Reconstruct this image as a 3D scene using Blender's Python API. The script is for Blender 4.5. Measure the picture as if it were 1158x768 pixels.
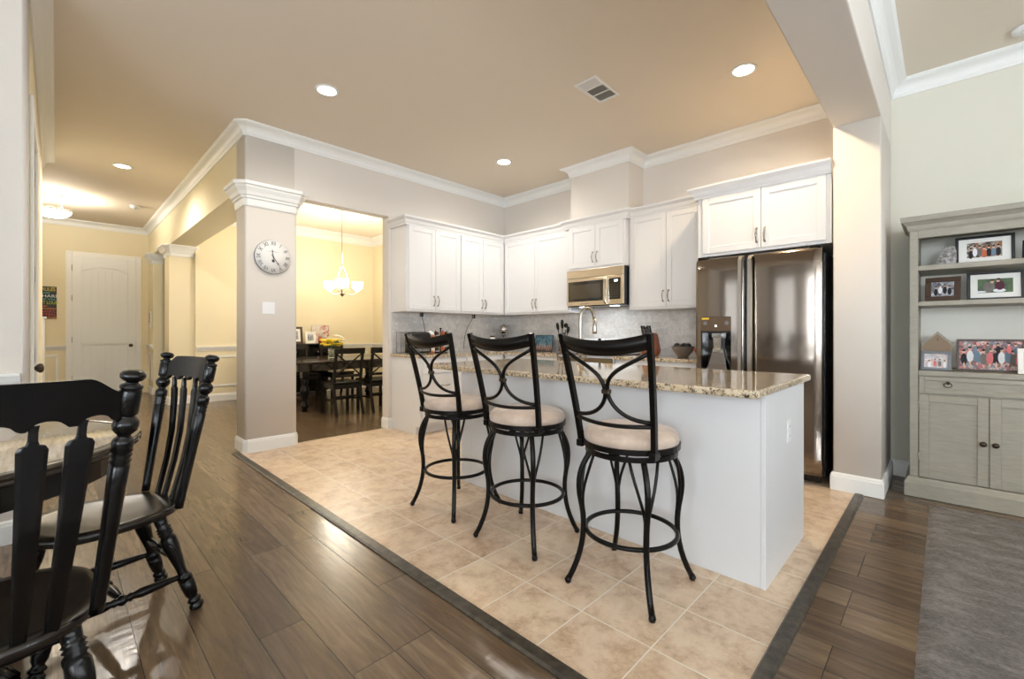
import bpy, bmesh, math, random
from mathutils import Vector, Matrix
S = bpy.context.scene
for o in list(bpy.data.objects): bpy.data.objects.remove(o)
COL = S.collection
PI = math.pi
R = math.radians

# ------------------------------------------------------------------ camera
cam = bpy.data.objects.new('camera', bpy.data.cameras.new('camera')); COL.objects.link(cam)
cam.location = (0, 0, 1.17); cam.rotation_euler = (R(90), 0, R(44.25))
cam.data.sensor_width = 36; cam.data.lens = 502.5 / 1158 * 36
cam.data.shift_y = -7.5 / 1158; cam.data.clip_start = .03
S.camera = cam
# ------------------------------------------------------------------ world, view
S.view_settings.view_transform = 'Standard'; S.view_settings.look = 'None'
S.view_settings.gamma = 1; S.view_settings.use_curve_mapping = False
S.view_settings.exposure = 0.68
W = bpy.data.worlds.new('world'); S.world = W; W.use_nodes = True
bg = W.node_tree.nodes['Background']; bg.inputs[0].default_value = (.75, .87, 1, 1); bg.inputs[1].default_value = .9

def area(name, loc, rot, sx, sy, power, col, spread=180):
    l = bpy.data.lights.new(name, 'AREA'); l.shape = 'RECTANGLE'; l.size = sx; l.size_y = sy
    l.energy = power; l.color = col; l.spread = R(spread)
    o = bpy.data.objects.new(name, l); COL.objects.link(o); o.location = loc; o.rotation_euler = rot; return o
DAY = (.84, .92, 1.0)
# daylight lamps outside out-of-view windows, three behind the camera and three at the right
area('window_daylight', (-2.45, -3.85, 1.75), (R(-90), 0, R(180)), 1.6, 1.9, 24, DAY)
area('window_daylight', (-.25, -3.85, 1.75), (R(-90), 0, R(180)), 1.6, 1.9, 110, DAY)
area('window_daylight', (1.95, -3.85, 1.75), (R(-90), 0, R(180)), 1.6, 1.9, 340, DAY)
area('window_daylight', (4.35, 2.6, 1.75), (R(90), 0, R(90)), 1.8, 1.9, 115, DAY)
area('window_daylight', (4.35, .2, 1.75), (R(90), 0, R(90)), 1.8, 1.9, 115, DAY)
area('window_daylight', (4.35, -2.0, 1.75), (R(90), 0, R(90)), 1.8, 1.9, 115, DAY)
WARM = (1.0, .78, .50); SOFTW = (1.0, .94, .85)
CAN_POWER = 50; CHANDELIER = 23; FLUSH = 42

# ------------------------------------------------------------------ materials
def lin(c):
    c /= 255.; return c / 12.92 if c <= .04045 else ((c + .055) / 1.055) ** 2.4
def rgb(r, g, b): return (lin(r), lin(g), lin(b), 1)
M = {}
def mat(name, col, rough=.5, metal=0, spec=.5, coat=0, emit=None, es=0):
    m = bpy.data.materials.new(name); m.use_nodes = True; b = m.node_tree.nodes['Principled BSDF']
    b.inputs['Base Color'].default_value = col; b.inputs['Roughness'].default_value = rough
    b.inputs['Metallic'].default_value = metal; b.inputs['Specular IOR Level'].default_value = spec
    b.inputs['Coat Weight'].default_value = coat; b.inputs['Coat Roughness'].default_value = .08
    if emit: b.inputs['Emission Color'].default_value = emit; b.inputs['Emission Strength'].default_value = es
    M[name] = m; return m
def nodes(m): return m.node_tree.nodes, m.node_tree.links, m.node_tree.nodes['Principled BSDF']
def objco(m, scale=(1, 1, 1), rot=(0, 0, 0), loc=(0, 0, 0)):
    n, l, b = nodes(m); t = n.new('ShaderNodeTexCoord'); mp = n.new('ShaderNodeMapping')
    mp.inputs['Scale'].default_value = scale; mp.inputs['Rotation'].default_value = rot; mp.inputs['Location'].default_value = loc
    l.new(t.outputs['Object'], mp.inputs[0]); return mp.outputs[0]
def noise(m, vec, scale, detail=4, rough=.6, dist=0):
    n, l, b = nodes(m); t = n.new('ShaderNodeTexNoise'); t.inputs['Scale'].default_value = scale
    t.inputs['Detail'].default_value = detail; t.inputs['Roughness'].default_value = rough; t.inputs['Distortion'].default_value = dist
    l.new(vec, t.inputs['Vector']); return t.outputs['Fac']
def ramp(m, fac, stops):
    n, l, b = nodes(m); r = n.new('ShaderNodeValToRGB'); e = r.color_ramp.elements
    while len(e) < len(stops): e.new(.5)
    for i, (p, c) in enumerate(stops): e[i].position = p; e[i].color = c
    l.new(fac, r.inputs[0]); return r.outputs[0]
def mix(m, fac, a, b_, mode='MIX'):
    n, l, b = nodes(m); x = n.new('ShaderNodeMix'); x.data_type = 'RGBA'; x.blend_type = mode
    if isinstance(fac, (int, float)): x.inputs[0].default_value = fac
    else: l.new(fac, x.inputs[0])
    for s, v in ((6, a), (7, b_)):
        if isinstance(v, tuple): x.inputs[s].default_value = v
        else: l.new(v, x.inputs[s])
    return x.outputs[2]
def bump(m, h, strength=.2, dist=.01):
    n, l, b = nodes(m); x = n.new('ShaderNodeBump'); x.inputs['Strength'].default_value = strength
    x.inputs['Distance'].default_value = dist; l.new(h, x.inputs['Height']); l.new(x.outputs[0], b.inputs['Normal'])
def setc(m, out, sock='Base Color'):
    n, l, b = nodes(m); l.new(out, b.inputs[sock])

GREIGE = rgb(222, 215, 206)
m = mat('wall_paint', GREIGE, .75, spec=.25); bump(m, noise(m, objco(m), 220, 3), .08, .002)
m = mat('ceiling_paint', rgb(233, 222, 206), .85, spec=.15); bump(m, noise(m, objco(m), 90, 4), .12, .003)
m = mat('wall_paint_lit_tint', rgb(219, 216, 202), .75, spec=.25); bump(m, noise(m, objco(m), 220, 3), .08, .002)  # same wall paint, greenish cast of the living room light put into its colour
m = mat('cream_paint', rgb(233, 222, 192), .75, spec=.25); bump(m, noise(m, objco(m), 220, 3), .08, .002)
mat('trim_white', rgb(238, 238, 235), .5)
mat('cabinet_white', rgb(229, 228, 227), .33)
mat('island_white', rgb(222, 222, 223), .4)
mat('door_white', rgb(236, 238, 238), .4)
mat('black_lacquer', rgb(8, 8, 9), .24, spec=.38)
m = mat('worn_black', rgb(18, 16, 15), .26, spec=.5)
c = ramp(m, noise(m, objco(m, (1, 14, 14)), 3, 5), [(.35, rgb(11, 10, 10)), (.75, rgb(44, 37, 32))]); setc(m, c)
mat('black_metal', rgb(22, 19, 17), .32, metal=.5, spec=.4)
mat('bronze_metal', rgb(84, 74, 62), .35, metal=.9)
mat('chrome', rgb(210, 210, 208), .12, metal=1)
mat('nickel', rgb(178, 170, 158), .28, metal=1)
mat('black_plastic', rgb(14, 14, 15), .25)
mat('white_plastic', rgb(238, 238, 238), .35)
mat('grey_plastic', rgb(128, 128, 130), .4)
m = mat('stainless', rgb(140, 130, 120), .2, metal=1)
v = objco(m, (1, 1, 160)); f = noise(m, v, 6, 3); n_, l_, b_ = nodes(m)
c = ramp(m, f, [(.3, (.10, .10, .10, 1)), (.7, (.17, .17, .17, 1))]); setc(m, c, 'Roughness')
m = mat('stainless_light', rgb(214, 200, 178), .3, metal=1)
m = mat('stainless_dark', rgb(138, 130, 124), .16, metal=1)
m = mat('appliance_bronze', rgb(120, 102, 84), .3, metal=.9)
mat('glass_black', rgb(10, 10, 11), .05, coat=.6)
mat('oven_window', rgb(66, 58, 44), .05, coat=.6)
m = mat('suede', rgb(214, 196, 180), .9, spec=.1)
c = ramp(m, noise(m, objco(m), 9, 4), [(.3, rgb(170, 150, 136)), (.7, rgb(212, 192, 174))]); setc(m, c)
b_ = nodes(m)[2]; b_.inputs['Sheen Weight'].default_value = .4
# granite
m = mat('granite', rgb(200, 180, 150), .07, coat=.3)
v = objco(m); n_, l_, b_ = nodes(m)
base = ramp(m, noise(m, v, 20, 7, .75), [(.32, rgb(136, 100, 66)), (.44, rgb(190, 164, 128)), (.56, rgb(216, 198, 168)), (.72, rgb(160, 140, 112))])
vo = n_.new('ShaderNodeTexVoronoi'); vo.inputs['Scale'].default_value = 105; l_.new(v, vo.inputs[0])
gr = ramp(m, vo.outputs['Color'], [(.0, rgb(70, 58, 46)), (.26, rgb(96, 84, 70)), (.34, rgb(205, 188, 160)), (.9, rgb(226, 214, 194))])
base = mix(m, .45, base, gr)
dk = ramp(m, noise(m, v, 46, 5, .8), [(.54, (0, 0, 0, 1)), (.60, (1, 1, 1, 1))])
base = mix(m, dk, base, rgb(50, 40, 32)); setc(m, base)
# floor tile
m = mat('floor_tile', rgb(214, 190, 160), .32, spec=.4)
n_, l_, b_ = nodes(m)
v = objco(m, loc=(.78, -.915, 0))
br = n_.new('ShaderNodeTexBrick'); br.offset = 0; br.offset_frequency = 2
for k_, x_ in (('Scale', 1), ('Brick Width', .3125), ('Row Height', .3125), ('Mortar Size', .0028), ('Mortar Smooth', .2), ('Bias', 0)): br.inputs[k_].default_value = x_
br.inputs['Color1'].default_value = (.0, .0, .0, 1); br.inputs['Color2'].default_value = (1, 1, 1, 1); br.inputs['Mortar'].default_value = (.5, .5, .5, 1)
l_.new(v, br.inputs['Vector'])
w3 = n_.new('ShaderNodeTexNoise'); w3.noise_dimensions = '4D'; w3.inputs['Scale'].default_value = 8; w3.inputs['Detail'].default_value = 12; w3.inputs['Roughness'].default_value = .78; w3.inputs['Distortion'].default_value = .3
l_.new(objco(m), w3.inputs['Vector'])
ml = n_.new('ShaderNodeMath'); ml.operation = 'MULTIPLY'; ml.inputs[1].default_value = 7; l_.new(br.outputs['Color'], ml.inputs[0]); l_.new(ml.outputs[0], w3.inputs['W'])
tc = ramp(m, w3.outputs['Fac'], [(.3, rgb(164, 136, 110)), (.42, rgb(206, 180, 154)), (.53, rgb(228, 208, 184)), (.7, rgb(238, 224, 206))])
tint = ramp(m, br.outputs['Color'], [(0, rgb(246, 240, 234)), (1, rgb(255, 252, 246))])
tc = mix(m, 1.0, tc, tint, 'MULTIPLY')
tc = mix(m, br.outputs['Fac'], tc, rgb(240, 232, 220)); setc(m, tc)
inv = n_.new('ShaderNodeMath'); inv.operation = 'SUBTRACT'; inv.inputs[0].default_value = 1; l_.new(br.outputs['Fac'], inv.inputs[1])
bump(m, inv.outputs[0], .5, .002)
# wood planks
def wood_floor(name):
    m = mat(name, rgb(90, 72, 56), .24, spec=.5)
    n_, l_, b_ = nodes(m); v = objco(m, loc=(.3, -.046, 0))
    br = n_.new('ShaderNodeTexBrick'); br.offset = .37; br.offset_frequency = 3; br.squash = 1
    for k_, x_ in (('Scale', 1), ('Brick Width', 1.15), ('Row Height', .165), ('Mortar Size', .0016), ('Mortar Smooth', .1), ('Bias', 0)): br.inputs[k_].default_value = x_
    br.inputs['Color1'].default_value = (0, 0, 0, 1); br.inputs['Color2'].default_value = (1, 1, 1, 1); br.inputs['Mortar'].default_value = (.5, .5, .5, 1)
    l_.new(v, br.inputs['Vector'])
    ml = n_.new('ShaderNodeMath'); ml.operation = 'MULTIPLY'; ml.inputs[1].default_value = 9; l_.new(br.outputs['Color'], ml.inputs[0])
    g = n_.new('ShaderNodeTexNoise'); g.noise_dimensions = '4D'; g.inputs['Scale'].default_value = 3; g.inputs['Detail'].default_value = 8; g.inputs['Roughness'].default_value = .65; g.inputs['Distortion'].default_value = 1.2
    l_.new(objco(m, (.8, 9, 1)), g.inputs['Vector']); l_.new(ml.outputs[0], g.inputs['W'])
    c = ramp(m, g.outputs['Fac'], [(.3, rgb(88, 74, 60)), (.5, rgb(118, 100, 81)), (.72, rgb(146, 126, 104))])
    t = ramp(m, br.outputs['Color'], [(0, rgb(196, 186, 178)), (.5, rgb(228, 222, 214)), (1, rgb(255, 252, 246))])
    c = mix(m, 1.0, c, t, 'MULTIPLY'); c = mix(m, br.outputs['Fac'], c, rgb(34, 28, 24)); setc(m, c)
    # hand-scraped ripples across the grain
    wv = n_.new('ShaderNodeTexNoise'); wv.noise_dimensions = '4D'; wv.inputs['Scale'].default_value = 14; wv.inputs['Detail'].default_value = 2; wv.inputs['Distortion'].default_value = .5
    l_.new(objco(m, (2.2, .7, 1)), wv.inputs['Vector']); l_.new(ml.outputs[0], wv.inputs['W'])
    ad = n_.new('ShaderNodeMath'); ad.operation = 'MULTIPLY_ADD'; ad.inputs[1].default_value = -1.6; l_.new(br.outputs['Fac'], ad.inputs[0]); l_.new(wv.outputs['Fac'], ad.inputs[2])
    bump(m, ad.outputs[0], .3, .004)
    rr = ramp(m, g.outputs['Fac'], [(.3, (.28, .28, .28, 1)), (.7, (.15, .15, .15, 1))]); setc(m, rr, 'Roughness')
wood_floor('floor_wood')
m = mat('strip_wood', rgb(62, 54, 46), .35)
c = ramp(m, noise(m, objco(m, (2, 2, 2)), 14, 6), [(.35, rgb(42, 37, 32)), (.7, rgb(88, 80, 68))]); setc(m, c)
# backsplash tile
m = mat('backsplash', rgb(200, 196, 190), .25)
n_, l_, b_ = nodes(m); t = n_.new('ShaderNodeTexCoord'); sp = n_.new('ShaderNodeSeparateXYZ'); l_.new(t.outputs['Object'], sp.inputs[0])
ad = n_.new('ShaderNodeMath'); ad.operation = 'ADD'; l_.new(sp.outputs[0], ad.inputs[0]); l_.new(sp.outputs[1], ad.inputs[1])
cb = n_.new('ShaderNodeCombineXYZ'); l_.new(ad.outputs[0], cb.inputs[0]); l_.new(sp.outputs[2], cb.inputs[1])
br = n_.new('ShaderNodeTexBrick')
for k_, x_ in (('Scale', 1), ('Brick Width', .152), ('Row Height', .076), ('Mortar Size', .0015), ('Mortar Smooth', .2), ('Bias', 0)): br.inputs[k_].default_value = x_
br.inputs['Color1'].default_value = rgb(208, 204, 198); br.inputs['Color2'].default_value = rgb(230, 226, 220); br.inputs['Mortar'].default_value = rgb(232, 230, 226)
l_.new(cb.outputs[0], br.inputs['Vector'])
c = mix(m, ramp(m, noise(m, objco(m), 12, 8, .7, 1.5), [(.35, (0, 0, 0, 1)), (.7, (.75, .75, .75, 1))]), br.outputs['Color'], rgb(178, 172, 168)); setc(m, c)
bump(m, br.outputs['Fac'], -.3, .002)
# others
m = mat('cabinet_grey', rgb(168, 162, 148), .5)
c = ramp(m, noise(m, objco(m, (1, 1, 6)), 14, 5), [(.3, rgb(150, 145, 130)), (.7, rgb(164, 158, 144))]); setc(m, c)
mat('cabinet_back', rgb(244, 241, 230), .6)
m = mat('rug', rgb(108, 102, 100), .95, spec=.05)
v = objco(m); c = ramp(m, noise(m, objco(m, (1.2, 2.6, 1)), 5, 8, .7, .2), [(.32, rgb(72, 68, 66)), (.5, rgb(112, 107, 105)), (.66, rgb(160, 154, 151))])
c = mix(m, .35, c, ramp(m, noise(m, objco(m, (60, 190, 60)), 1, 3, .7), [(.35, rgb(70, 65, 62)), (.65, rgb(190, 183, 178))])); setc(m, c)
bump(m, noise(m, v, 160, 4, .7), .9, .012); nodes(m)[2].inputs['Sheen Weight'].default_value = .15
m = mat('table_wood', rgb(206, 198, 184), .14, coat=.35)
c = ramp(m, noise(m, objco(m, (2, 26, 1), rot=(0, 0, R(-20))), 3, 7, .6, .8), [(.3, rgb(190, 176, 154)), (.7, rgb(230, 222, 208))]); setc(m, c)
m = mat('dining_wood', rgb(40, 33, 26), .16, coat=.3)
mat('brown_wood', rgb(70, 50, 36), .35)
mat('walnut', rgb(140, 76, 42), .4)
mat('cream_mat', rgb(240, 238, 232), .7)
mat('frame_black', rgb(18, 18, 18), .4)
mat('frame_grey', rgb(122, 128, 134), .45)
mat('weathered', rgb(150, 128, 106), .8)
mat('stone_bowl', rgb(112, 98, 86), .5)
mat('fruit_dark', rgb(34, 24, 26), .35)
mat('petal_yellow', rgb(246, 214, 60), .6); mat('petal_white', rgb(240, 236, 226), .6)
mat('leaf', rgb(60, 92, 44), .5)
mat('red', rgb(176, 48, 34), .4); mat('orange', rgb(206, 96, 50), .35); mat('tan', rgb(206, 170, 120), .5); mat('blue_glaze', rgb(150, 176, 196), .3)
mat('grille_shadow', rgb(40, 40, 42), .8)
mat('clock_ink', rgb(60, 60, 62), .6); mat('clock_face', rgb(240, 238, 234), .6)
m = mat('rock', rgb(130, 128, 126), .4)
c = ramp(m, noise(m, objco(m), 40, 6, .8), [(.35, rgb(60, 56, 54)), (.5, rgb(150, 146, 142)), (.7, rgb(226, 224, 222))]); setc(m, c); bump(m, noise(m, objco(m), 60, 6), .8, .01)
m = mat('vase_glass', (.9, .97, .92, 1), .03); nodes(m)[2].inputs['Transmission Weight'].default_value = .92
m = mat('pane_glass', (1, 1, 1, 1), 0)
n_, l_, b_ = nodes(m); tr = n_.new('ShaderNodeBsdfTransparent'); gl = n_.new('ShaderNodeBsdfGlossy'); gl.inputs['Roughness'].default_value = .02
mx = n_.new('ShaderNodeMixShader'); mx.inputs[0].default_value = .06; l_.new(tr.outputs[0], mx.inputs[1]); l_.new(gl.outputs[0], mx.inputs[2]); l_.new(mx.outputs[0], n_['Material Output'].inputs[0])
mat('blind_white', rgb(238, 238, 236), .6)
mat('lamp_warm', rgb(255, 246, 230), .4, emit=(1, .9, .74, 1), es=14)
mat('lamp_shade_glow', rgb(255, 248, 236), .4, emit=(1, .90, .70, 1), es=11)
mat('display_light', rgb(220, 236, 250), .3, emit=(.8, .92, 1, 1), es=2)
mat('hob_light', rgb(230, 240, 255), .3, emit=(.8, .9, 1, 1), es=4)

# ------------------------------------------------------------------ mesh helpers
class MB:
    def __init__(s): s.bm = bmesh.new()
    def box(s, x0, x1, y0, y1, z0, z1, bev=0, seg=2):
        b = s.bm; ps = [(x, y, z) for z in (z0, z1) for x, y in ((x0, y0), (x1, y0), (x1, y1), (x0, y1))]
        v = [b.verts.new(p) for p in ps]
        fs = [b.faces.new([v[i] for i in q]) for q in ((3, 2, 1, 0), (4, 5, 6, 7), (0, 1, 5, 4), (1, 2, 6, 5), (2, 3, 7, 6), (3, 0, 4, 7))]
        if bev:
            es = list({e for f in fs for e in f.edges})
            bmesh.ops.bevel(b, geom=es, offset=bev, segments=seg, affect='EDGES', profile=.5)
        return v
    def rbox(s, c, size, mat3, bev=0):
        n0 = set(s.bm.verts); hx, hy, hz = [a / 2 for a in size]
        s.box(-hx, hx, -hy, hy, -hz, hz, bev)
        nv = [v for v in s.bm.verts if v not in n0]
        bmesh.ops.transform(s.bm, matrix=Matrix.Translation(c) @ mat3.to_4x4(), verts=nv)
    def rings(s, rs, smooth=True, cap=True, closed=False):
        b = s.bm; vs = [[b.verts.new(p) for p in r] for r in rs]; n = len(vs[0])
        m_ = len(vs)
        for i in range(m_ if closed else m_ - 1):
            A, B = vs[i], vs[(i + 1) % m_]
            for k in range(n):
                f = b.faces.new((A[k], A[(k + 1) % n], B[(k + 1) % n], B[k])); f.smooth = smooth
        if cap and not closed:
            b.faces.new(vs[0][::-1]); b.faces.new(vs[-1])
        return vs
    def lathe(s, prof, c=(0, 0, 0), n=20, axis=None, smooth=True):
        """profile of (radius, height) about a vertical or given axis"""
        c = Vector(c); ax = Vector(axis).normalized() if axis else Vector((0, 0, 1))
        q = Vector((0, 0, 1)).rotation_difference(ax)
        rs = [[c + q @ Vector((max(r, 1e-5) * math.cos(2 * PI * k / n), max(r, 1e-5) * math.sin(2 * PI * k / n), h)) for k in range(n)] for r, h in prof]
        s.rings(rs, smooth)
    def tube(s, path, rad, n=8, closed=False, flat=1, up=(0, 0, 1), phase=0):
        P = [Vector(p) for p in path]; m_ = len(P); rs = []; up = Vector(up)
        for i, p in enumerate(P):
            a = P[(i - 1) % m_] if (closed or i > 0) else P[i]; c = P[(i + 1) % m_] if (closed or i < m_ - 1) else P[i]
            t = (c - a).normalized(); u = up.cross(t)
            if u.length < 1e-3: u = Vector((1, 0, 0)).cross(t)
            u.normalize(); w = t.cross(u); r = rad[i] if isinstance(rad, (list, tuple)) else rad
            rs.append([p + u * (r * math.cos(2 * PI * k / n + phase)) + w * (r * flat * math.sin(2 * PI * k / n + phase)) for k in range(n)])
        s.rings(rs, n > 4, True, closed)
    def bar(s, path, w, h, up=(0, 0, 1), closed=False):
        """square section bar: w across, h along up"""
        s.tube(path, w / math.sqrt(2), 4, closed, h / w, up, PI / 4)
    def prism(s, pts, d0, d1, plane='xz', smooth=False):
        f = {'xy': lambda a, b, d: (a, b, d), 'xz': lambda a, b, d: (a, d, b), 'yz': lambda a, b, d: (d, a, b)}[plane]
        A = [s.bm.verts.new(f(a, b, d0)) for a, b in pts]; B = [s.bm.verts.new(f(a, b, d1)) for a, b in pts]; n = len(pts)
        s.bm.faces.new(A[::-1]); s.bm.faces.new(B)
        for k in range(n):
            q = s.bm.faces.new((A[k], A[(k + 1) % n], B[(k + 1) % n], B[k])); q.smooth = smooth
    def sweep(s, path, prof, closed=False):
        """profile (outward, z) along plan path; outward = right of travel, mitred"""
        P = [Vector((p[0], p[1])) for p in path]; n = len(P); rs = []
        for i in range(n):
            d0 = (P[i] - P[i - 1]) if (closed or i > 0) else None; d1 = (P[(i + 1) % n] - P[i]) if (closed or i < n - 1) else None
            d0 = d0 or d1; d1 = d1 or d0; d0 = d0.normalized(); d1 = d1.normalized()
            n0 = Vector((d0.y, -d0.x)); n1 = Vector((d1.y, -d1.x)); m_ = (n0 + n1); m_ = m_ / max(m_.dot(n0), .15)
            rs.append([(P[i].x + m_.x * o, P[i].y + m_.y * o, z) for o, z in prof])
        s.rings(rs, False, True, closed)
    def sphere(s, c, r, seg=14, sc=(1, 1, 1)):
        ret = bmesh.ops.create_uvsphere(s.bm, u_segments=seg, v_segments=max(6, seg // 2 + 1), radius=r, matrix=Matrix.Translation(c) @ Matrix.Diagonal((*sc, 1)))
        for v in ret['verts']:
            for f in v.link_faces: f.smooth = True
    def tri_patch(s): pass
    def build(s, name, material, parent=None, world=False):
        bmesh.ops.recalc_face_normals(s.bm, faces=s.bm.faces)
        me = bpy.data.meshes.new(name); s.bm.to_mesh(me); s.bm.free()
        me.materials.append(M[material] if isinstance(material, str) else material)
        o = bpy.data.objects.new(name, me); COL.objects.link(o)
        if parent:
            o.parent = parent
            if world:
                r = parent
                while r.parent: r = r.parent
                me.transform(r.matrix_basis.inverted())
        return o

def tag(o, label=None, cat=None, group=None, kind=None):
    for k_, v_ in (('label', label), ('category', cat), ('group', group), ('kind', kind)):
        if v_: o[k_] = v_
    return o
def recenter(o):
    me = o.data; xs = [v.co for v in me.vertices]
    c = Vector(((min(p.x for p in xs) + max(p.x for p in xs)) / 2, (min(p.y for p in xs) + max(p.y for p in xs)) / 2, min(p.z for p in xs)))
    me.transform(Matrix.Translation(-c)); o.location = c; return o
def thing(name, label, cat, loc=(0, 0, 0), rz=0, group=None):
    o = bpy.data.objects.new(name, None); COL.objects.link(o); o.empty_display_size = .1
    o.location = loc; o.rotation_euler = (0, 0, rz); tag(o, label, cat, group)
    o.matrix_basis = Matrix.Translation(loc) @ Matrix.Rotation(rz, 4, 'Z'); return o
def place(o, loc, rz=0): o.location = loc; o.rotation_euler = (0, 0, rz)
def copy_tree(o, parent=None):
    c = o.copy(); COL.objects.link(c)
    if parent: c.parent = parent
    for ch in list(o.children): copy_tree(ch, c)
    return c
def struct(name, mb, material): return tag(mb.build(name, material), kind='structure')
def arc(cx, cy, r, a0, a1, n): return [(cx + r * math.cos(a0 + (a1 - a0) * i / n), cy + r * math.sin(a0 + (a1 - a0) * i / n)) for i in range(n + 1)]
def bez(p0, p1, p2, p3, n=12):
    o = []
    for i in range(n + 1):
        t = i / n; u = 1 - t
        o.append(tuple(u ** 3 * a + 3 * u * u * t * b + 3 * u * t * t * c + t ** 3 * d for a, b, c, d in zip(p0, p1, p2, p3)))
    return o
def text_obj(name, s, size, material, parent, mtx, depth=.0008, align='CENTER'):
    cu = bpy.data.curves.new(name, 'FONT'); cu.body = s; cu.size = size; cu.extrude = depth; cu.align_x = align; cu.align_y = 'CENTER'; cu.resolution_u = 3
    t = bpy.data.objects.new(name, cu); COL.objects.link(t)
    me = bpy.data.meshes.new_from_object(t.evaluated_get(bpy.context.evaluated_depsgraph_get()))
    bpy.data.objects.remove(t); me.transform(mtx); me.materials.clear(); me.materials.append(M[material])
    o = bpy.data.objects.new(name, me); COL.objects.link(o); o.parent = parent; return o

CEIL = 3.21; XA = -4.86; YB = 4.82
# ------------------------------------------------------------------ the setting
b = MB(); b.box(-11.5, 3.7, -3.7, 1.19, -.12, 0); b.box(-11.5, -4.93, 1.19, 5, -.12, 0); b.box(-.46, 3.7, 1.19, 5, -.12, 0); struct('floor', b, 'floor_wood')
b = MB(); b.box(-4.93, -.46, 1.19, 5, -.12, .002); struct('floor', b, 'floor_tile')
b = MB()
b.prism([(1.185, 0), (1.185, .006), (1.197, .012), (1.243, .012), (1.252, .003), (1.252, 0)], -4.93, -.4705, 'yz')
struct('trim_1', b, 'strip_wood')
b = MB(); b.prism([(-.470, 0), (-.470, .004), (-.462, .013), (-.424, .013), (-.414, .005), (-.414, 0)], 1.185, 4.03, 'xz'); struct('trim_2', b, 'strip_wood')
b = MB(); b.box(-11.5, 3.7, -3.7, 5, CEIL, CEIL + .12); struct('ceiling', b, 'ceiling_paint')
# kitchen left wall with opening, column
b = MB(); b.box(-5.0, XA, 2.83, YB, 0, CEIL); b.box(-5.0, XA, 1.738, 2.83, 2.59, CEIL); struct('wall_kitchen_left', b, 'wall_paint')
def rrect(x0, x1, y0, y1, r, n=4):
    return arc(x0 + r, y0 + r, r, PI, 1.5 * PI, n) + arc(x1 - r, y0 + r, r, 1.5 * PI, 2 * PI, n) + arc(x1 - r, y1 - r, r, 0, .5 * PI, n) + arc(x0 + r, y1 - r, r, .5 * PI, PI, n)
b = MB(); b.prism(rrect(-5.17, XA, 1.28, 1.76, .022), 0, CEIL, 'xy', True); struct('wall_column', b, 'wall_paint')
b = MB(); b.box(-9.0, -5.148, 1.28, 1.62, 2.6, CEIL); b.box(-11.29, -10.7, 1.28, 1.42, 0, CEIL); b.box(-10.7, -9.44, 1.28, 1.42, 2.66, CEIL); struct('wall_hall_right', b, 'cream_paint')
b = MB(); b.box(-9.44, -9.0, 1.28, 1.62, 0, CEIL); struct('wall_pilaster', b, 'cream_paint')
b = MB(); b.box(-11.45, -11.29, -3.5, 5, 0, CEIL); struct('wall_hall_end', b, 'cream_paint')
b = MB(); b.box(-11.29, -7.5, -3.65, -3.5, 0, CEIL); struct('wall_foyer', b, 'cream_paint')
b = MB(); b.box(-9.08, -8.93, 1.62, YB, 0, CEIL); struct('wall_dining_far', b, 'cream_paint')
b = MB(); b.box(-9.08, -4.995, YB, YB + .15, 0, CEIL); struct('wall_dining_side', b, 'cream_paint')
b = MB(); b.box(-4.995, -.46, YB, YB + .15, 0, CEIL); struct('wall_kitchen_back', b, 'wall_paint')
b = MB(); b.box(-.46, 3.65, YB, YB + .15, 0, CEIL); struct('wall_living_back', b, 'wall_paint_lit_tint')
b = MB(); b.box(-3.34, -2.54, 4.48, YB, 2.45, CEIL); struct('wall_chase', b, 'wall_paint')
b = MB(); b.prism(rrect(-.6, -.32, 4.06, YB, .012), 0, 2.705, 'xy', True); struct('wall_fridge', b, 'wall_paint')
b = MB(); b.box(-.6, -.32, -3.5, YB, 2.705, CEIL, .008); struct('wall_beam', b, 'wall_paint')
# left block: near wall and hall-left wall, with a door in it
DX0, DX1 = -4.83, -3.98
b = MB(); b.box(-3.87, -3.72, -3.5, -.135, 0, CEIL); b.prism(arc(-3.745, -.135, .025, 0, .5 * PI, 6) + [(-3.87, -.11), (-3.87, -.135)], 0, CEIL, 'xy', True)
struct('wall_left', b, 'wall_paint')
b = MB(); b.box(DX1, -3.87, -.26, -.11, 0, CEIL); b.box(-7.5, DX0, -.26, -.11, 0, CEIL); b.box(DX0, DX1, -.26, -.11, 2.5, CEIL); b.box(-7.5, -7.35, -3.5, -.26, 0, CEIL); struct('wall_hall_left', b, 'cream_paint')
b = MB(); b.box(-7.35, -3.87, -3.5, -3.35, 0, CEIL); struct('wall_closet', b, 'cream_paint')
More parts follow.
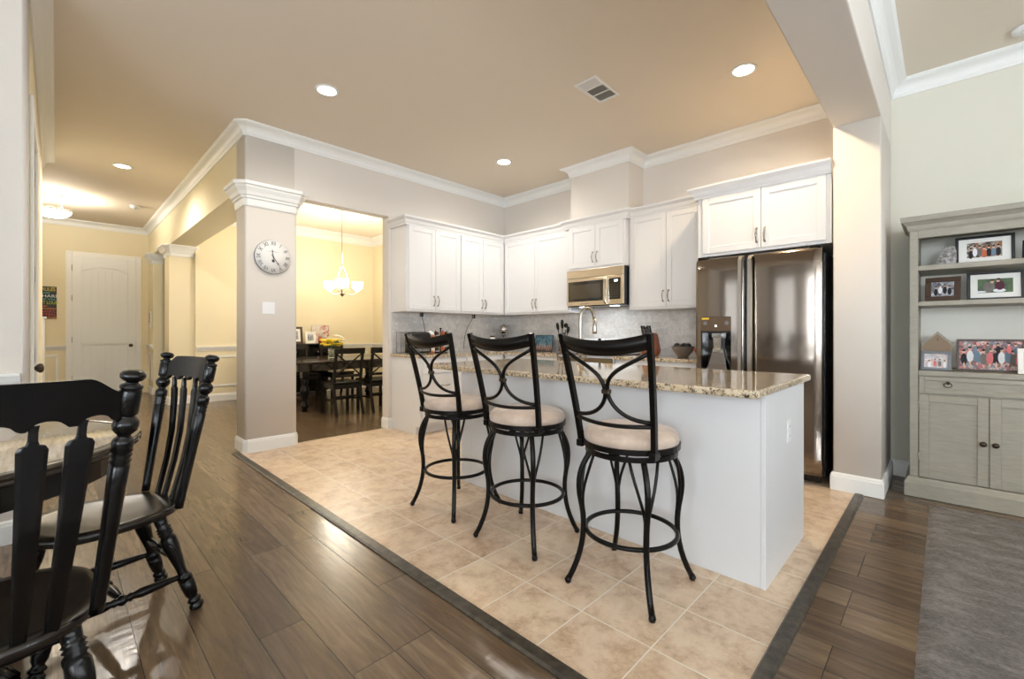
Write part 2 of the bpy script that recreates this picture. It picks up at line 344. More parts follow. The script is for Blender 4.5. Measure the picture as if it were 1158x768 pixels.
# window walls behind and right of the camera
def window_wall(name, ax, at, a0, a1, wins, z0=.85, z1=2.55, th=.15):
    b = MB(); B = (lambda p, q, r, s_: b.box(p, q, at - th, at, r, s_)) if ax == 'y' else (lambda p, q, r, s_: b.box(at, at + th, p, q, r, s_))
    e = a0
    for w0, w1 in wins: B(e, w0, 0, CEIL); B(w0, w1, 0, z0); B(w0, w1, z1, CEIL); e = w1
    B(e, a1, 0, CEIL); struct(name, b, 'wall_paint')
WB = [(-3.15, -1.75), (-.95, .45), (1.25, 2.65)]; WR = [(-2.8, -1.2), (-.6, 1.0), (1.8, 3.4)]
window_wall('wall_back', 'y', -3.5, -3.72, 3.65, WB); window_wall('wall_right', 'x', 3.5, -3.5, YB, WR)
k_ = 0
for ax, wl in (('y', WB), ('x', WR)):
    for w0, w1 in wl:
        k_ += 1
        root = thing('window_%d' % k_, None, None); root['kind'] = 'structure'
        f = MB(); mid = (w0 + w1) / 2
        def bx(mb, p, q, d0, d1, z0, z1):
            if ax == 'y': mb.box(p, q, -3.5 - d1, -3.5 - d0, z0, z1)
            else: mb.box(3.5 + d0, 3.5 + d1, p, q, z0, z1)
        for p, q, z0, z1 in ((w0, w0 + .05, .85, 2.55), (w1 - .05, w1, .85, 2.55), (w0 + .05, w1 - .05, .85, .9), (w0 + .05, w1 - .05, 2.5, 2.55), (mid - .03, mid + .03, .9, 2.5)): bx(f, p, q, .05, .1, z0, z1)
        for p, q, z0, z1 in ((w0 - .08, w0, .77, 2.63), (w1, w1 + .08, .77, 2.63), (w0, w1, 2.55, 2.63), (w0, w1, .77, .85)): bx(f, p, q, -.015, 0, z0, z1)
        f.build('window_frame', 'trim_white', root)
        g = MB(); bx(g, w0 + .05, w1 - .05, .07, .076, .9, 2.5); g.build('pane', 'pane_glass', root)
        bl = thing('window_blind', 'white slatted blind hanging in window %s' % ('behind the room' if ax == 'y' else 'at the right'), 'blind', group='window blinds behind the camera' if ax == 'y' else 'window blinds at the right')
        s_ = MB(); nz = 26
        for i in range(nz):
            z = .93 + i * .06; a_ = R(32)
            dd = .025 * math.cos(a_); dz = .025 * math.sin(a_)
            if ax == 'y':
                s_.prism([(-3.535 - dd, z - dz), (-3.535 + dd, z + dz), (-3.535 + dd, z + dz + .002), (-3.535 - dd, z - dz + .002)], w0 + .06, w1 - .06, 'yz')
            else:
                s_.prism([(3.535 + dd, z - dz), (3.535 - dd, z + dz), (3.535 - dd, z + dz + .002), (3.535 + dd, z - dz + .002)], w0 + .06, w1 - .06, 'xz')
        s_.build('slats', 'blind_white', bl)
        s_ = MB(); bx(s_, w0 + .06, w1 - .06, .01, .06, 2.46, 2.5); s_.build('head_rail', 'blind_white', bl)

# crown mouldings
def crown_prof(h, p, top=CEIL):
    z = top - h; r = [(-.001, z), (.010, z), (.014, z + .12 * h), (.20 * p, z + .2 * h)]
    for i in range(1, 6):
        t = i / 6; r.append((.20 * p + (.62 * p) * (1 - math.cos(t * PI / 2)), z + .2 * h + .55 * h * math.sin(t * PI / 2)))
    r += [(.86 * p, z + .80 * h), (.9 * p, z + .84 * h), (p, z + .9 * h), (p, top - .0005), (-.001, top - .0005)]
    return r
CP = crown_prof(.115, .10)
b = MB(); b.sweep([(-11.29, -3.5), (-11.29, 1.28), (-4.885, 1.28), (XA, 1.305), (XA, YB), (-3.34, YB), (-3.34, 4.48), (-2.54, 4.48), (-2.54, YB), (-.6, YB)], CP); struct('trim_3', b, 'trim_white')
b = MB(); b.sweep([(-3.72, -3.5), (-3.72, -.11), (-7.5, -.11), (-7.5, -3.5)], CP); struct('trim_4', b, 'trim_white')
b = MB(); b.sweep([(-.32, -3.5), (-.32, YB), (3.5, YB), (3.5, -3.5)], CP); struct('trim_5', b, 'trim_white')
b = MB(); b.sweep([(-8.93, 1.62), (-8.93, YB), (-5.0, YB)], crown_prof(.17, .13)); struct('trim_6', b, 'trim_white')
# column cap, pilaster caps
def cap_prof(z0, z1, p):
    h = z1 - z0
    return [(-.001, z0), (.012, z0), (.016, z0 + .06 * h), (.02, z0 + .3 * h), (.035, z0 + .34 * h), (.035, z0 + .42 * h), (.05, z0 + .46 * h), (.062, z0 + .6 * h), (.085, z0 + .76 * h), (.088, z0 + .82 * h), (p, z0 + .86 * h), (p, z1), (-.001, z1)]
def cc(x0, x1, y0, y1, c=.022): return [(x0 + c, y0), (x1 - c, y0), (x1, y0 + c), (x1, y1 - c), (x1 - c, y1), (x0 + c, y1), (x0, y1 - c), (x0, y0 + c)]
b = MB(); b.sweep(cc(-5.17, XA, 1.28, 1.76), cap_prof(2.41, 2.63, .105), True); struct('trim_7', b, 'trim_white')
b = MB(); b.sweep(cc(-9.44, -9.0, 1.28, 1.62), cap_prof(2.42, 2.60, .1), True); struct('trim_8', b, 'trim_white')
b = MB(); b.sweep([(-11.1, 1.28), (-10.7, 1.28), (-10.7, 1.42)], cap_prof(2.48, 2.66, .1)); struct('trim_9', b, 'trim_white')
# baseboards
BP = [(-.001, 0), (.016, 0), (.016, .10), (.012, .112), (.012, .118), (.004, .13), (-.001, .13)]
b = MB(); b.sweep(cc(-5.17, XA, 1.28, 1.76, .024), BP, True); struct('baseboard_column', b, 'trim_white')
b = MB(); b.sweep([(-5.0, 2.83), (XA, 2.83), (XA, 2.875)], BP); struct('baseboard_opening', b, 'trim_white')
b = MB(); b.sweep([(-11.29, -3.5), (-11.29, .1)], BP); struct('baseboard_hall_end', b, 'trim_white')
b = MB(); b.sweep([(-11.29, 1.28), (-10.7, 1.28)], BP); struct('baseboard_hall_right', b, 'trim_white')
b = MB(); b.sweep(cc(-9.44, -9.0, 1.28, 1.62, .01), BP, True); struct('baseboard_pilaster', b, 'trim_white')
b = MB(); b.sweep([(-3.72, -3.3), (-3.72, -.11), (-3.9, -.11)], BP); struct('baseboard_left', b, 'trim_white')
b = MB(); b.sweep([(-8.93, 1.63), (-8.93, YB), (-5.0, YB)], BP); struct('baseboard_dining', b, 'trim_white')
b = MB(); b.sweep([(-.6, 4.1), (-.6, 4.06), (-.32, 4.06), (-.32, YB - .016)], [(o, z + .003) for o, z in BP]); struct('baseboard_fridge', b, 'trim_white')
b = MB(); b.sweep([(-.32, YB), (3.5, YB)], BP)
struct('baseboard_back', b, 'trim_white')
# chair rails and panel moulding
RP = [(-.001, .865), (.012, .865), (.016, .885), (.028, .9), (.036, .925), (.04, .93), (.04, .942), (-.001, .942)]
b = MB(); b.sweep([(-3.72, -3.3), (-3.72, -.14)], RP); struct('trim_10', b, 'trim_white')
b = MB(); b.sweep([(-11.29, -3.5), (-11.29, .13)], RP); struct('trim_11', b, 'trim_white')
b = MB(); b.sweep([(-11.29, 1.28), (-10.72, 1.28)], RP); struct('trim_12', b, 'trim_white')
b = MB(); b.sweep([(-8.93, 1.63), (-8.93, YB), (-5.0, YB)], RP); struct('trim_13', b, 'trim_white')
def panel(mb, ax, at, a0, a1, z0, z1, w=.035, d=.014, sgn=1):
    for p, q, r, s_ in ((a0, a1, z0, z0 + w), (a0, a1, z1 - w, z1), (a0, a0 + w, z0 + w, z1 - w), (a1 - w, a1, z0 + w, z1 - w)):
        if ax == 'x': mb.box(at, at + d, p, q, r, s_, .004, 1)
        else: mb.box(p, q, at - d, at, r, s_, .004, 1)
b = MB(); panel(b, 'x', -8.93, 1.75, 3.2, .25, .78); panel(b, 'x', -8.93, 3.35, 4.7, .25, .78); struct('trim_14', b, 'trim_white')
b = MB(); panel(b, 'x', -11.29, -.9, .03, .25, .78); panel(b, 'x', -11.29, -2.0, -1.0, .25, .78); struct('trim_15', b, 'trim_white')
b = MB(); panel(b, 'y', 1.28, -11.2, -10.78, .25, .78); struct('trim_16', b, 'trim_white')

# hall end door (arched two-panel plank door) and its casing
def lever(mb, c, r=.026): pass
def casing(mb, ax, at, a0, a1, z1, w=.085, d=.02):
    for p, q, r, s_ in ((a0 - w, a0, 0, z1 + w), (a1, a1 + w, 0, z1 + w), (a0, a1, z1, z1 + w)):
        if ax == 'x': mb.box(at, at + d, p, q, r, s_, .005, 1)
        else: mb.box(p, q, at, at + d, r, s_, .005, 1)
def knob(parent, c, ax, r=.028, m_='bronze_metal', name='door_knob'):
    b = MB(); b.lathe([(0, 0), (.032, 0), (.032, .006), (.012, .01), (.011, .035), (.022, .042), (r, .055), (r * .9, .068), (.012, .074), (0, .075)], c, 16, ax); return b.build(name, m_, parent)
root = thing('door_1', None, None); root['kind'] = 'structure'
y0, y1, zt = .205, 1.085, 2.565; X = -11.29
b = MB(); b.box(X + .002, X + .012, y0, y1, .01, zt)
sw = .12; n_pl = 6
inner0, inner1 = y0 + sw, y1 - sw
# stiles, rails, arched top panel
b.box(X + .012, X + .036, y0, inner0, .01, zt, .003, 1); b.box(X + .012, X + .036, inner1, y1, .01, zt, .003, 1)
b.box(X + .012, X + .036, inner0, inner1, .01, .22); b.box(X + .012, X + .036, inner0, inner1, .96, 1.10)
top = [(inner1, zt), (inner0, zt)] + [(inner0 + (inner1 - inner0) * t / 12, 2.30 + .09 * math.sin(PI * t / 12)) for t in range(13)]
b.prism(top, X + .012, X + .036, 'yz')
pw = (inner1 - inner0 - .06) / n_pl
for i in range(n_pl):
    p = inner0 + .03 + i * pw
    b.box(X + .012, X + .017, p + .003, p + pw - .003, .25, .93, .002, 1); b.box(X + .012, X + .017, p + .003, p + pw - .003, 1.13, 2.27 + .07 * math.sin(PI * (i + .5) / n_pl), .002, 1)
d = b.build('door_leaf', 'door_white', root)
knob(d, (X + .036, y1 - .075, .93), (1, 0, 0))
b = MB(); casing(b, 'x', X, y0, y1, zt); b.build('casing', 'trim_white', root)
for z in (.3, 1.0, 1.75, 2.3):
    b = MB(); b.lathe([(.007, 0), (.007, .1)], (X + .03, y0 - .002, z), 8); b.build('hinge', 'nickel', d)
# near left door in the hall wall
root = thing('door_2', None, None); root['kind'] = 'structure'
b = MB(); b.box(DX0 + .003, DX1 - .003, -.165, -.125, .01, 2.495, .003, 1)
d = b.build('door_leaf', 'door_white', root); knob(d, (DX1 - .07, -.125, .95), (0, 1, 0), .03)
for z in (.3, .95, 1.55, 2.25):
    b = MB(); b.lathe([(.008, 0), (.008, .11)], (DX0 + .004, -.116, z), 8); b.box(DX0 + .004, DX0 + .04, -.125, -.1235, z, z + .11); b.build('hinge', 'nickel', d)
b = MB(); casing(b, 'y', -.11, DX0, DX1, 2.5, .09, .018); b.build('casing', 'trim_white', root)

# ------------------------------------------------------------------ cabinets
def T(ax):
    """maps (along, depth towards room, z) into the world for a run facing +x at wall A ('A') or -y at the back ('B')"""
    return ax
def rb(mb, run, a0, a1, d0, d1, z0, z1, bev=0):
    if run == 'A': mb.box(XA + d0, XA + d1, a0, a1, z0, z1, bev, 1)
    else: mb.box(a0, a1, YB - d1, YB - d0, z0, z1, bev, 1)
def shaker(parent, run, a0, a1, d, z0, z1, m_='cabinet_white', rail=.058, name='door', th=.02, gap=.002):
    a0 += gap; a1 -= gap; b = MB()
    rb(b, run, a0, a0 + rail, d, d + th, z0, z1, .002); rb(b, run, a1 - rail, a1, d, d + th, z0, z1, .002)
    rb(b, run, a0 + rail, a1 - rail, d, d + th, z0, z0 + rail, .002); rb(b, run, a0 + rail, a1 - rail, d, d + th, z1 - rail, z1, .002)
    rb(b, run, a0 + rail - .002, a1 - rail + .002, d, d + th - .008, z0 + rail - .002, z1 - rail + .002)
    return b.build(name, m_, parent, True)
def pull(parent, run, a, d, z, L=.115, horiz=False, m_='nickel'):
    """curved bar pull with two posts and a swelling grip"""
    b = MB(); pts = []
    for i in range(13):
        t = i / 12; s_ = (t - .5) * L; out = .012 + .02 * math.sin(PI * t); pts.append((s_, out))
    rad = [.0045 + .003 * abs(math.cos(PI * i / 12 * 2)) for i in range(13)]
    if horiz: P = [((XA + d + o, a + s_, z) if run == 'A' else (a + s_, YB - d - o, z)) for s_, o in pts]
    else: P = [((XA + d + o, a, z + s_) if run == 'A' else (a, YB - d - o, z + s_)) for s_, o in pts]
    b.tube(P, rad, 8, up=(0, 0, 1) if horiz else (1, 0, 0))
    for s_ in (-L / 2, L / 2):
        if horiz: c = (XA + d, a + s_, z) if run == 'A' else (a + s_, YB - d, z)
        else: c = (XA + d, a, z + s_) if run == 'A' else (a, YB - d, z + s_)
        b.lathe([(.008, 0), (.006, .006), (.006, .014)], c, 8, (1, 0, 0) if run == 'A' else (0, -1, 0))
    return b.build('handle', m_, parent, True)
def wall_cabinet(run, a0, a1, doors, z0, z1, depth, label, handle_z=None, m_='cabinet_white', door_z1=None, door_z0=None, loc=None, zp=None):
    c = (XA + depth / 2, (a0 + a1) / 2, z0) if run == 'A' else ((a0 + a1) / 2, YB - depth / 2, z0)
    r = thing('upper_cabinet', label, 'cabinet', c)
    b = MB(); rb(b, run, a0, a1, .001, depth, z0, z1, .002); b.build('body', m_, r, True)
    for i, (p, q, hs) in enumerate(doors):
        d = shaker(r, run, p, q, depth, door_z0 or z0 + .025, door_z1 or z1 - .02)
        a = q - .03 if hs > 0 else p + .03
        pull(d, run, a, depth + .02, handle_z)
    return r
UD = .335
wall_cabinet('A', 2.87, 3.665, [(2.89, 3.275, 1), (3.275, 3.66, -1)], 1.425, 2.46, UD, 'white two-door upper cabinet nearest the dining room opening', 1.56)
wall_cabinet('A', 3.667, 4.485, [(3.68, 4.065, 1), (4.065, 4.45, -1)], 1.425, 2.46, UD, 'white two-door upper cabinet on the left wall, beside the inside corner', 1.56)
wall_cabinet('B', -4.52, -3.345, [(-4.49, -3.925, 1), (-3.925, -3.37, -1)], 1.425, 2.46, UD, 'white upper cabinet with two wide doors left of the microwave', 1.56)
wall_cabinet('B', -3.34, -2.54, [(-3.31, -2.93, 1), (-2.93, -2.565, -1)], 1.925, 2.46, .40, 'short white two-door cabinet directly above the microwave', 2.06)
wall_cabinet('B', -2.535, -1.70, [(-2.505, -2.095, 1), (-2.095, -1.72, -1)], 1.425, 2.46, UD, 'tall white two-door upper cabinet between microwave and refrigerator', 1.56)
wall_cabinet('B', -1.62, -.615, [(-1.575, -1.095, 1), (-1.095, -.645, -1)], 1.855, 2.40, .715, 'deep white two-door cabinet above the refrigerator', 1.985)
# side panel joining fridge cabinet and upper cabinet
r = None
UP = [(.0005, 2.44), (.024, 2.44), (.026, 2.458), (.034, 2.47), (.044, 2.50), (.066, 2.522), (.07, 2.53), (.07, 2.542), (.0005, 2.542)]
b = MB(); b.sweep([(XA + .001, 2.868), (XA + UD, 2.868), (XA + UD, YB - UD), (-3.345, YB - UD), (-3.345, YB - .40), (-2.535, YB - .40), (-2.535, YB - UD), (-1.622, YB - UD)], UP); struct('trim_17', b, 'cabinet_white')
FP = [(o, z - .06) for o, z in UP]
b = MB(); b.sweep([(-1.622, YB - UD - .002), (-1.622, YB - .715), (-.612, YB - .715)], FP); struct('trim_18', b, 'cabinet_white')

# base cabinets
def base_cabinet(run, a0, a1, label, layout, depth=.6, z1=.88, end=None):
    c = (XA + depth / 2, (a0 + a1) / 2, 0) if run == 'A' else ((a0 + a1) / 2, YB - depth / 2, 0)
    r = thing('base_cabinet', label, 'cabinet', c); b = MB()
    rb(b, run, a0, a1, .001, depth, .10, z1); rb(b, run, a0, a1, .001, depth - .075, .003, .10); b.build('body', 'cabinet_white', r, True)
    for kind, p, q, z0, zz in layout:
        if kind == 'drawer':
            d = MB(); rb(d, run, p + .002, q - .002, depth, depth + .02, z0, zz, .003); d = d.build('drawer', 'cabinet_white', r, True); pull(d, run, (p + q) / 2, depth + .02, (z0 + zz) / 2, horiz=True)
        else:
            d = shaker(r, run, p, q, depth, z0, zz); pull(d, run, q - .03 if kind == 'doorR' else p + .03, depth + .02, zz - .09)
    return r
base_cabinet('A', 2.875, 3.55, 'white base cabinet of three drawers at the dining room end of the left counter', [('drawer', 2.90, 3.54, .70, .86), ('drawer', 2.90, 3.54, .42, .69), ('drawer', 2.90, 3.54, .13, .41)])
base_cabinet('A', 3.552, 4.21, 'white base cabinet of drawers on the left counter, next to the inside corner', [('drawer', 3.56, 4.17, .70, .86), ('drawer', 3.56, 4.17, .42, .69), ('drawer', 3.56, 4.17, .13, .41)])
base_cabinet('B', -4.25, -3.335, 'white corner base cabinet on the back wall, left of the range', [('drawer', -4.2, -3.34, .70, .86), ('doorR', -4.2, -3.77, .13, .69), ('doorL', -3.77, -3.34, .13, .69)])
base_cabinet('B', -2.545, -1.625, 'white base cabinet between the range and the refrigerator', [('drawer', -2.54, -2.085, .70, .86), ('drawer', -2.085, -1.63, .70, .86), ('doorR', -2.54, -2.085, .13, .69), ('doorL', -2.085, -1.63, .13, .69)])
# end panel of left run is the body side; granite worktops
def slab(name, label, pts, z0, z1, group=None, edge=.008):
    b = MB(); b.prism(pts, z0, z1, 'xy')
    es = [e for e in b.bm.edges if abs(e.verts[0].co.z - e.verts[1].co.z) < 1e-5]
    bmesh.ops.bevel(b.bm, geom=es, offset=edge, segments=3, affect='EDGES', profile=.6)
    for f in b.bm.faces: f.smooth = False
    return tag(recenter(b.build(name, 'granite')), label, 'countertop', group)
slab('granite_countertop', 'L-shaped speckled granite countertop under the left and corner wall cabinets', [(XA, 2.855), (-4.225, 2.855), (-4.225, YB - .635), (-3.325, YB - .635), (-3.325, YB - .012), (XA + .012, YB - .012), (XA + .012, 2.87), (XA, 2.87)][::1], .882, .917)
slab('granite_countertop', 'short speckled granite countertop holding the bowl and knife block', [(-2.555, YB - .635), (-1.62, YB - .635), (-1.62, YB - .012), (-2.555, YB - .012)], .882, .917)
b = MB(); b.box(XA + .0005, XA + .011, 2.87, YB - .011, .918, 1.424); b.box(XA + .011, -3.343, YB - .011, YB - .0005, .918, 1.424); b.box(-3.343, -2.536, YB - .011, YB - .0005, .918, 1.92); b.box(-2.536, -1.62, YB - .011, YB - .0005, .918, 1.424)
tag(recenter(b.build('tile_backsplash', 'backsplash')), 'grey marbled brick-tile backsplash between counters and wall cabinets', 'backsplash')

# island
r = thing('kitchen_island', 'white panelled kitchen island with an outlet on its right end', 'island', (-1.66, 2.62, 0))
IX0, IX1, IY0, IY1 = -2.745, -.58, 2.24, 2.99
b = MB(); b.box(IX0, IX1 - .02, IY0, IY1, .003, .889, .002, 1); b.build('body', 'island_white', r, True)
b = MB(); b.box(IX1 - .0195, IX1, IY0 - .0015, IY1 + .005, .003, .889, .001, 1); b.build('end_panel', 'island_white', r, True)
for i in range(4):
    x0 = IX0 + .04 + i * .52
    b = MB(); b.box(x0, x0 + .51, IY1 + .0005, IY1 + .02, .13, .86, .003, 1); b.build('door', 'cabinet_white', r, True)
def outlet(name, label, c, ax, parent=None, w=.075, h=.118, switch=False, double=False, m_='white_plastic'):
    rt = thing(name, label, 'outlet' if not switch else 'switch', c, {'x': 0, '-y': R(-90)}[ax])
    b = MB(); b.box(0, .005, -w / 2, w / 2, -h / 2, h / 2, .003, 2); p = b.build('plate', m_, rt)
    if switch:
        b = MB(); b.box(.005, .009, -.017, .017, -.033, .033, .002, 1); b.build('rocker', m_, rt)
    else:
        for s_ in (-.024, .024):
            b = MB(); b.prism(arc(0, s_, .016, 0, 2 * PI, 14)[:-1], .005, .007, 'yz'); q = b.build('socket', m_, rt)
            b = MB(); b.box(.007, .0075, -.007, -.0055, s_ - .005, s_ + .005); b.box(.007, .0075, .0055, .007, s_ - .005, s_ + .005); b.build('slots', 'black_plastic', q)
    return rt
outlet('wall_outlet', 'white outlet plate on the end of the kitchen island', (IX1 + .0005, 2.64, .665), 'x')
slab('granite_island_top', 'large polished speckled granite top of the kitchen island', rrect(-2.955, -.56, 2.045, 3.10, .03, 4), .890, .926, edge=.012)

# ------------------------------------------------------------------ refrigerator
r = thing('refrigerator', 'stainless side-by-side refrigerator with an ice dispenser in its left door', 'refrigerator', (-1.13, 4.4, 0))
FX0, FX1 = -1.607, -.662
b = MB(); b.box(FX0 + .005, FX1 + .012, 4.115, 4.80, .06, 1.79, .006, 1); b.build('body', 'black_plastic', r, True)
b = MB(); b.box(FX0 + .02, FX1 - .02, 4.10, 4.114, .015, .075, .003, 1)
for i in range(22): b.box(FX0 + .05 + i * .04, FX0 + .07 + i * .04, 4.094, 4.10, .025, .06)
b.build('kick_grille', 'black_plastic', r, True)
for x in (FX0 + .06, FX1 - .06):
    for y in (4.16, 4.70):
        b = MB(); b.lathe([(.02, .003), (.024, .01), (.02, .06)], (x, y, 0), 12); b.build('foot', 'black_plastic', r, True)
def fridge_door(x0, x1, z0, z1, yf=4.005, yb=4.11, hole=None):
    """door with a gently bowed front, curved in at the top; optional recess"""
    b = MB(); nx = 17; nz = 14
    zs = [z0 + (z1 - z0) * i / nz for i in range(nz + 1)]
    zs += [z1 - .03, z1 - .015, z1 - .006]; xs = [x0 + (x1 - x0) * i / nx for i in range(nx + 1)] + [x0 + .008, x1 - .008]
    if hole: xs += [hole[0], hole[1]]; zs += [hole[2], hole[3]]
    xs = sorted(set(round(x, 4) for x in xs)); zs = sorted(set(round(z, 4) for z in zs))
    def Yf(x, z):
        u = (x - x0) / (x1 - x0) * 2 - 1; y = yf + .016 * u * u
        if abs(u) > .965: y += .006
        k = max(0, (z - (z1 - .05)) / .05); return y + .028 * k * k
    V = {}
    for i, x in enumerate(xs):
        for j, z in enumerate(zs): V[i, j] = b.bm.verts.new((x, Yf(x, z), z))
    Bk = {(i, j): b.bm.verts.new((x, yb, z)) for i, x in enumerate(xs) for j, z in enumerate(zs) if i in (0, len(xs) - 1) or j in (0, len(zs) - 1)}
    for i in range(len(xs) - 1):
        for j in range(len(zs) - 1):
            if hole and hole[0] - 1e-4 <= xs[i] and xs[i + 1] <= hole[1] + 1e-4 and hole[2] - 1e-4 <= zs[j] and zs[j + 1] <= hole[3] + 1e-4: continue
            f = b.bm.faces.new((V[i, j], V[i + 1, j], V[i + 1, j + 1], V[i, j + 1])); f.smooth = True
    NX, NZ = len(xs) - 1, len(zs) - 1
    for i in range(NX):
        for j in (0, NZ): b.bm.faces.new((V[i, j], V[i + 1, j], Bk[i + 1, j], Bk[i, j]))
    for j in range(NZ):
        for i in (0, NX): b.bm.faces.new((V[i, j], V[i, j + 1], Bk[i, j + 1], Bk[i, j]))
    b.bm.faces.new([Bk[0, 0], Bk[NX, 0], Bk[NX, NZ], Bk[0, NZ]]) if False else None
    return b
dx0, dx1 = -1.557, -1.303
d = fridge_door(FX0, -1.205, .085, 1.825, hole=(dx0, dx1, .80, 1.31)).build('freezer_door', 'stainless', r, True)
b = MB(); b.box(dx0, dx1, 4.012, 4.03, 1.185, 1.31, .003, 1); p = b.build('control_panel', 'appliance_bronze', d, True)
for x in (-1.52, -1.34): b = MB(); b.prism(arc(x, 1.255, .017, 0, 2 * PI, 16)[:-1], 4.0105, 4.012, 'xz'); b.build('button', 'grey_plastic', p, True)
b = MB(); b.box(-1.437, -1.423, 4.0105, 4.012, 1.222, 1.238); b.build('indicator', 'display_light', p, True)
b = MB(); b.box(-1.55, -1.487, 4.010, 4.012, 1.288, 1.303); b.build('sticker', mat('sticker_yellow', rgb(240, 206, 60), .5), p, True)
b = MB(); b.box(dx0, dx1, 4.09, 4.10, .80, 1.185); b.box(dx0, dx0 + .008, 4.02, 4.09, .80, 1.185); b.box(dx1 - .008, dx1, 4.02, 4.09, .80, 1.185); b.box(dx0 + .008, dx1 - .008, 4.02, 4.09, .80, .82); b.box(dx0 + .008, dx1 - .008, 4.02, 4.09, 1.17, 1.185)
p = b.build('dispenser_recess', 'glass_black', d, True)
b = MB(); b.rings([[(x, y, z) for x, y in ((-1.47 + t, 4.03 + t), (-1.39 - t, 4.03 + t), (-1.39 - t, 4.085), (-1.47 + t, 4.085))] for t, z in ((0, 1.165), (0, 1.13), (.008, 1.125), (.012, 1.04), (.004, 1.02), (.004, 1.0))], False); b.build('ice_chute', 'chrome', p, True)
b = MB(); b.rings([[(x, y, z) for x, y in ((-1.50 - w, 4.045 + q), (-1.36 + w, 4.045 + q), (-1.36 + w, 4.06 + q), (-1.50 - w, 4.06 + q))] for w, q, z in ((-.03, .02, 1.03), (.0, .0, .9), (.025, -.02, .822))], False); b.build('paddle', 'stainless_dark', p, True)
d2 = fridge_door(-1.175, FX1, .085, 1.825).build('fridge_door', 'stainless', r, True)
for x, dd in ((-1.222, d), (-1.148, d2)):
    b = MB(); b.rings([[(x - .014, yy, z), (x + .014, yy, z), (x + .014, yy + .03, z), (x - .014, yy + .03, z)] for z, yy in ((.10, 3.995), (.13, 3.965), (.6, 3.957), (1.4, 3.957), (1.78, 3.965), (1.812, 3.997))], False)
    b.build('handle', 'nickel', dd, True)
b = MB(); b.box(-1.203, -1.177, 4.03, 4.108, .09, 1.82); b.build('door_gasket', 'black_plastic', r, True)
for x in (FX0 + .05, FX1 - .05):
    b = MB(); b.box(x - .04, x + .04, 4.04, 4.16, 1.827, 1.845, .004, 1); b.build('hinge_cover', 'black_plastic', r, True)

# ------------------------------------------------------------------ microwave, range
r = thing('microwave', 'stainless over-the-range microwave with a black control panel', 'microwave', (-2.94, 4.62, 1.49))
MX0, MX1, MY = -3.332, -2.548, 4.385
b = MB(); b.box(MX0, MX1, MY + .025, YB - .012, 1.485, 1.922, .003, 1); b.build('body', 'black_plastic', r, True)
b = MB(); b.box(MX0, MX1, MY, MY + .024, 1.825, 1.922, .004, 2); b.build('vent_hood', 'stainless_light', r, True)
dl = MB(); dl.box(MX0, -2.758, MY, MY + .024, 1.495, 1.822, .004, 2); dd = dl.build('door', 'stainless_light', r, True)
b = MB(); b.box(MX0 + .025, -2.80, MY - .003, MY - .0002, 1.545, 1.785, .001, 1); p = b.build('window', 'glass_black', dd, True)
b = MB(); b.box(MX0 + .07, -2.84, MY - .004, MY - .0032, 1.58, 1.745); b.build('window_mesh', 'oven_window', p, True)
b = MB()
for i in range(7): b.box(-3.12 + i * .017, -3.108 + i * .017, MY - .0012, MY - .0002, 1.512, 1.521)
b.build('badge', 'grey_plastic', dd, True)
b = MB(); b.bar([(-2.768, MY - .004, 1.51), (-2.768, MY - .04, 1.535), (-2.768, MY - .04, 1.78), (-2.768, MY - .004, 1.805)], .022, .022, up=(1, 0, 0)); b.build('handle', 'chrome', dd, True)
b = MB(); b.box(-2.756, MX1, MY, MY + .024, 1.495, 1.822, .004, 2); cp = b.build('control_side', 'stainless_light', r, True)
b = MB(); b.box(-2.735, -2.585, MY - .003, MY - .0002, 1.55, 1.79, .001, 1); kp = b.build('keypad', 'glass_black', cp, True)
b = MB(); b.box(-2.665, -2.62, MY - .0045, MY - .0032, 1.748, 1.77); b.build('clock_display', 'display_light', kp, True)
b = MB()
for i in range(6):
    for j in range(3): b.box(-2.70 + j * .035, -2.69 + j * .035, MY - .0042, MY - .0032, 1.575 + i * .027, 1.581 + i * .027)
b.build('key_marks', 'grey_plastic', kp, True)
for x in (-3.15, -2.72):
    b = MB(); b.box(x - .05, x + .05, MY + .08, MY + .13, 1.480, 1.4848); b.build('task_light', 'hob_light', r, True)
l = area('microwave_task_light', (-2.94, 4.52, 1.472), (0, 0, 0), .5, .08, 1.6, (.86, .93, 1))
r = thing('kitchen_range', 'white and steel range with a rear control panel under the microwave', 'range', (-2.94, 4.5, 0))
b = MB(); b.box(-3.315, -2.565, 4.20, 4.79, .02, .915, .003, 1); b.build('body', 'white_plastic', r, True)
b = MB(); b.box(-3.318, -2.562, 4.16, 4.795, .916, .93, .004, 2); ct = b.build('cooktop', 'stainless_dark', r, True)
for x in (-3.13, -2.75):
    for y, q in ((4.32, .09), (4.62, .07)):
        b = MB(); b.lathe([(q, 0), (q, .004), (q - .01, .006), (.0, .006)], (x, y, .93), 24); b.build('burner', 'glass_black', ct, True)
b = MB(); b.rings([[(-3.315, 4.70 + k, z), (-2.565, 4.70 + k, z), (-2.565, 4.79, z), (-3.315, 4.79, z)] for k, z in ((0, .931), (.0, .96), (.03, 1.09), (.035, 1.1))], False); bgd = b.build('backguard', 'white_plastic', r, True)
for x in (-3.24, -3.14, -2.74, -2.64):
    b = MB(); b.lathe([(.03, 0), (.03, .008), (.021, .012), (.019, .028), (0, .029)], (x, 4.722, 1.03), 18, (0, -1, .23)); b.build('control_dial', 'blue_glaze', bgd, True)
b = MB(); b.box(-3.03, -2.85, 4.705, 4.715, 1.0, 1.06); b.build('clock_panel', 'glass_black', bgd, True)
b = MB(); b.box(-3.31, -2.57, 4.165, 4.199, .30, .89, .005, 2); dd = b.build('oven_door', 'stainless', r, True)
